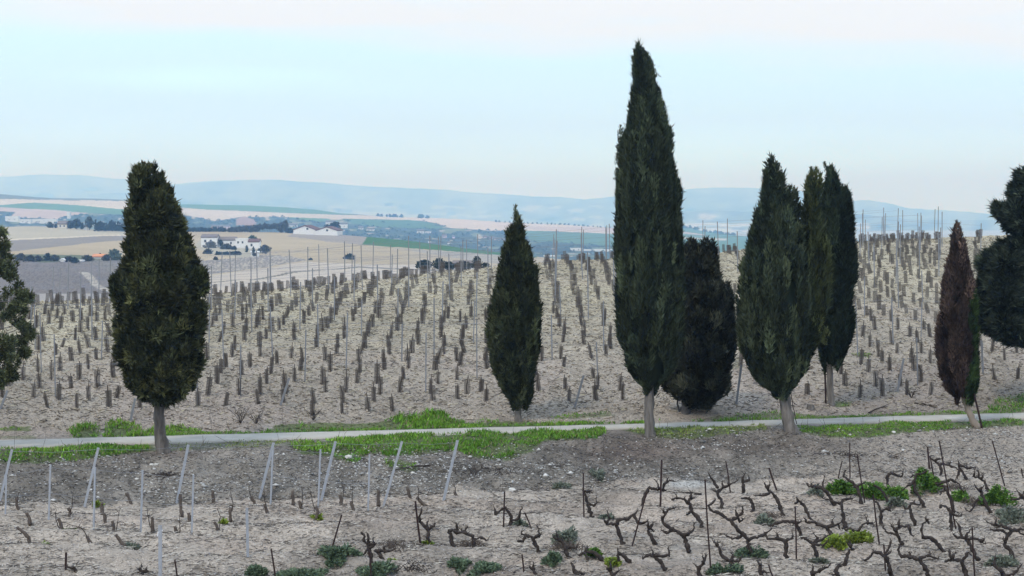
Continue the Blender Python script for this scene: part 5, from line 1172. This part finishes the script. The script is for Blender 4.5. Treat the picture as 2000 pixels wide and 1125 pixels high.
litter('bank_debris', 26000, (56,78), lambda X,Y,u: (u > -7.6)&(u < -2.6), .05, .22, [(.05,.04,.035),(.09,.075,.065),(.05,.035,.03)], 'dark dead stalks and prunings matting the bank', up=.25)
litter('hill_straw', 40000, (72,150), lambda X,Y,u: (u > 2.5), .08, .28, [(.09,.075,.06),(.07,.06,.05),(.34,.30,.20),(.30,.26,.18)], 'straw and withered weeds across the hillside vineyard', w=.009, up=.2)
litter('dead_stalks', 1500, (62,80), lambda X,Y,u: (u > -3.4)&(u < -1.3)|(u > 1.6)&(u < 4), .25, .6, [(.05,.04,.03),(.08,.06,.05)], 'thin dead stalks standing along the road edge', w=.004, up=1.3)
# a few larger pale rocks, each its own thing
def rock(px, py, w, label):
    c = hit(px, py, True); R = w*c[1]/F/2; n1, n2 = 6, 9; V = []; Fs = []
    for i in range(n1+1):
        for j in range(n2):
            a = math.pi*i/n1; b = 2*math.pi*j/n2; k = R*random.uniform(.8,1.15); V.append((k*math.sin(a)*math.cos(b)*1.1, k*math.sin(a)*math.sin(b), k*math.cos(a)*.65+R*.25))
    for i in range(n1):
        for j in range(n2): Fs.append((i*n2+j, i*n2+(j+1)%n2, (i+1)*n2+(j+1)%n2, (i+1)*n2+j))
    me = bpy.data.meshes.new('rock'); me.from_pydata(V, [], Fs); o = link('rock', me, M_ROCK, loc=tuple(c)); tag(o, label, 'rock')
M_ROCK = mat('limestone', base=(.58,.55,.49), var=.2, scale=6, bump=.02, bscale=15)
for a in ((296,910,10,'pale rock on the bank, left of a pair below the broad cypress'),(305,912,8,'pale rock on the bank, right of a pair below the broad cypress'),(301,917,6,'smallest pale rock beneath the pair below the broad cypress'),(267,937,8,'pale rock on the bank left below the broad cypress trunk'),(681,896,14,'flat white rock at the edge of the green mass'),(712,880,8,'white rock in the grass left of the sixth slanting post'),(907,918,8,'pale rock right of the sixth slanting post'),(806,925,8,'pale rock between the last two slanting posts'),(1348,1006,14,'flat pale rock lying under a vine below the bushy cypress'),(1075,1070,9,'white rock right of the tangled grey-green weed'),(1000,960,14,'flat white rock at the foot of the bank below the slender cypress'),(1764,881,7,'pale rock on the bank below the slim cypress'),(1745,846,9,'pale rock at the road edge near the slim cypress'),(1660,852,6,'small pale rock at the lower edge of the right grass'),(690,905,6,'small pale rock below the flat white rock')):
    rock(*a)
# bare shrublets at the foot of the hillside
def shrublet(px, py, h, label):
    c = hit(px, py); s = c[1]/F; mb = MB()
    for _ in range(16):
        a = random.gauss(0,.6); H = h*s*random.uniform(.5,1); p1 = np.array((a*H*.35, random.gauss(0,.1), H*.5)); p2 = np.array((a*H*.8+random.gauss(0,.04), random.gauss(0,.15), H)); mb.tube([(0,0,-.03), p1, p2], [.006,.005,.003], seg=4, cap=False)
        p3 = p1 + np.array((random.gauss(0,.1), 0, H*.35)); mb.tube([p1, p3], [.004,.003], seg=3, cap=False)
    o = mb.build('bare_shrub', M_VINE); o.location = tuple(c); tag(o, label, 'shrub')
shrublet(470,826,34,'bare twiggy shrub at the hillside foot, left of a pair'); shrublet(612,820,28,'bare twiggy shrub at the hillside foot, right of a pair'); shrublet(500,828,26,'thin bare shrublet between two twiggy shrubs'); shrublet(1780,776,22,'low heap-like bare shrub near the brown cypress')
def tangle(px, py, w, h, m, label):
    c = hit(px, py); s = c[1]/F; W = w*s/2; H = h*s; mb = MB()
    for _ in range(70):
        a = random.uniform(0, 6.28); x = random.gauss(0,.45)*W; y = random.gauss(0,.5)*W; L_ = random.uniform(.12,.4); z0 = random.uniform(0,.5)*H*max(0,1-abs(x)/W)
        e = np.array((x+math.cos(a)*L_, y+math.sin(a)*L_*.6, z0*random.uniform(0,1.6))); p = np.array((x,y,z0)); mb.tube([p, (p+e)/2+(0,0,random.uniform(.1,.5)*H), e], [.010,.007,.004], seg=4, cap=False)
    o = mb.build('brush_heap', m); o.location = tuple(c); tag(o, label, 'brush heap', kind='stuff')
for a in ((800,1116,110,26,M_VINE,'dark tangle of prunings at the bottom edge beneath the curled-arm vine'),(655,1086,120,22,M_STUMP,'grey withered brush beside the rusty leaning stake'),(765,1076,70,30,M_STUMP,'grey prunings heaped against the gnarled vine left of centre'),(920,1068,60,16,M_STUMP,'grey withered brush under the paired arching vines'),(1105,1075,60,30,M_STUMP,'grey withered stems round the tangled vine below the slender cypress'),
    (1858,962,70,34,M_STUMP,'dome of dry stems on the vine behind the longest leaning stake'),(1905,990,60,26,M_STUMP,'dry stems at the foot of a leaning vine near the right edge'),(1650,890,110,8,M_VINE,'low mat of dark prunings on the bank below the slim cypress'),(1500,1010,60,14,M_STUMP,'withered stems beside the thick vine below the many-leader cypress'),(940,925,150,20,M_VINE,'dark brush on the bank right of the last slanting post'),(330,930,90,8,M_VINE,'dark mat of prunings on the bank below the broad cypress')): tangle(*a)
# stakes by trees, stump, pruned branches
def stick(a, b, r, m, name, label, cat, D=None):
    h = hit(*a); top = at(b[0], b[1], h[1]); mb = MB(); mb.tube([h-(top-h)*.03, (h+top)/2+(random.uniform(-.01,.01),0,0), top], [r,r,r*.9], seg=6, rough=.1); tag(mb.build(name, m, loc=tuple(h)), label, cat)
stick((1613,790),(1611,718), .03, M_RUST, 'tree_stake', 'dark upright stake beside the slim cypress trunk', 'stake')
stick((1918,838),(1902,768), .032, M_RUST, 'tree_stake', 'rusty slanting stake beside the brown cypress trunk', 'stake')
c = hit(1583, 800); mb = MB(); mb.tube([(0,0,-.05),(0,0,.08),(.01,0,.16)], [.15,.125,.12], seg=12, rough=.08); o = mb.build('tree_stump', M_BARK, smooth=False); o.location = tuple(c); tag(o, 'sawn tree stump between the many-leader and slim cypresses', 'stump')
for (a, b, lb) in (((1697,808),(1735,796),'dead branch lying above the road left of the brown cypress'),((1785,790),(1830,800),'twisted dead branch under the low bare shrub'),((840,912),(760,925),'long dry cane lying across the bank'),((1370,968),(1290,970),'cut vine shoot lying on the vineyard floor below the tallest cypress')):
    h = hit(*a); h2 = hit(*b); mb = MB(); mb.tube([h+(0,0,.03), (h*.6+h2*.4)+(0,0,.09), h2+(0,0,.05)], [.03,.022,.01], seg=6, rough=.3); mb.tube([(h*.5+h2*.5)+(0,0,.07), h2+(.1,.1,.14)], [.014,.006], seg=5); tag(mb.build('dead_branch', M_VINE), lb, 'branch')
M_ASH = mat('ash', base=(.5,.5,.5), var=.3, scale=4)

# ------------------------------------------------------------------ air
hm0 = bpy.data.materials.new("haze_tmp"); hb = MB(); hb.box(-16000, 16000, -600, 27000, -80, 375)
hz = hb.build("haze", hm0); tag(hz, kind='stuff'); hz['label'] = 'pale blue haze filling the air over the valley'
hm = bpy.data.materials.new('haze_air'); hm.use_nodes = True; nt = hm.node_tree; nt.nodes.clear()
ho = nt.nodes.new('ShaderNodeOutputMaterial'); pv = nt.nodes.new('ShaderNodeVolumePrincipled'); nt.links.new(pv.outputs[0], ho.inputs['Volume'])
pv.inputs['Color'].default_value = (.30,.58,1.0,1); pv.inputs['Absorption Color'].default_value = (1,1,1,1)
pv.inputs['Density'].default_value = 2.0e-4; pv.inputs['Anisotropy'].default_value = 0.75
hz.data.materials.clear(); hz.data.materials.append(hm)
print('triangles', sum(sum(len(p.vertices)-2 for p in o.data.polygons) if len(o.data.polygons) < 3000 else len(o.data.polygons)*2 for o in SC.objects if o.type == 'MESH' and o.name not in ('x',)))
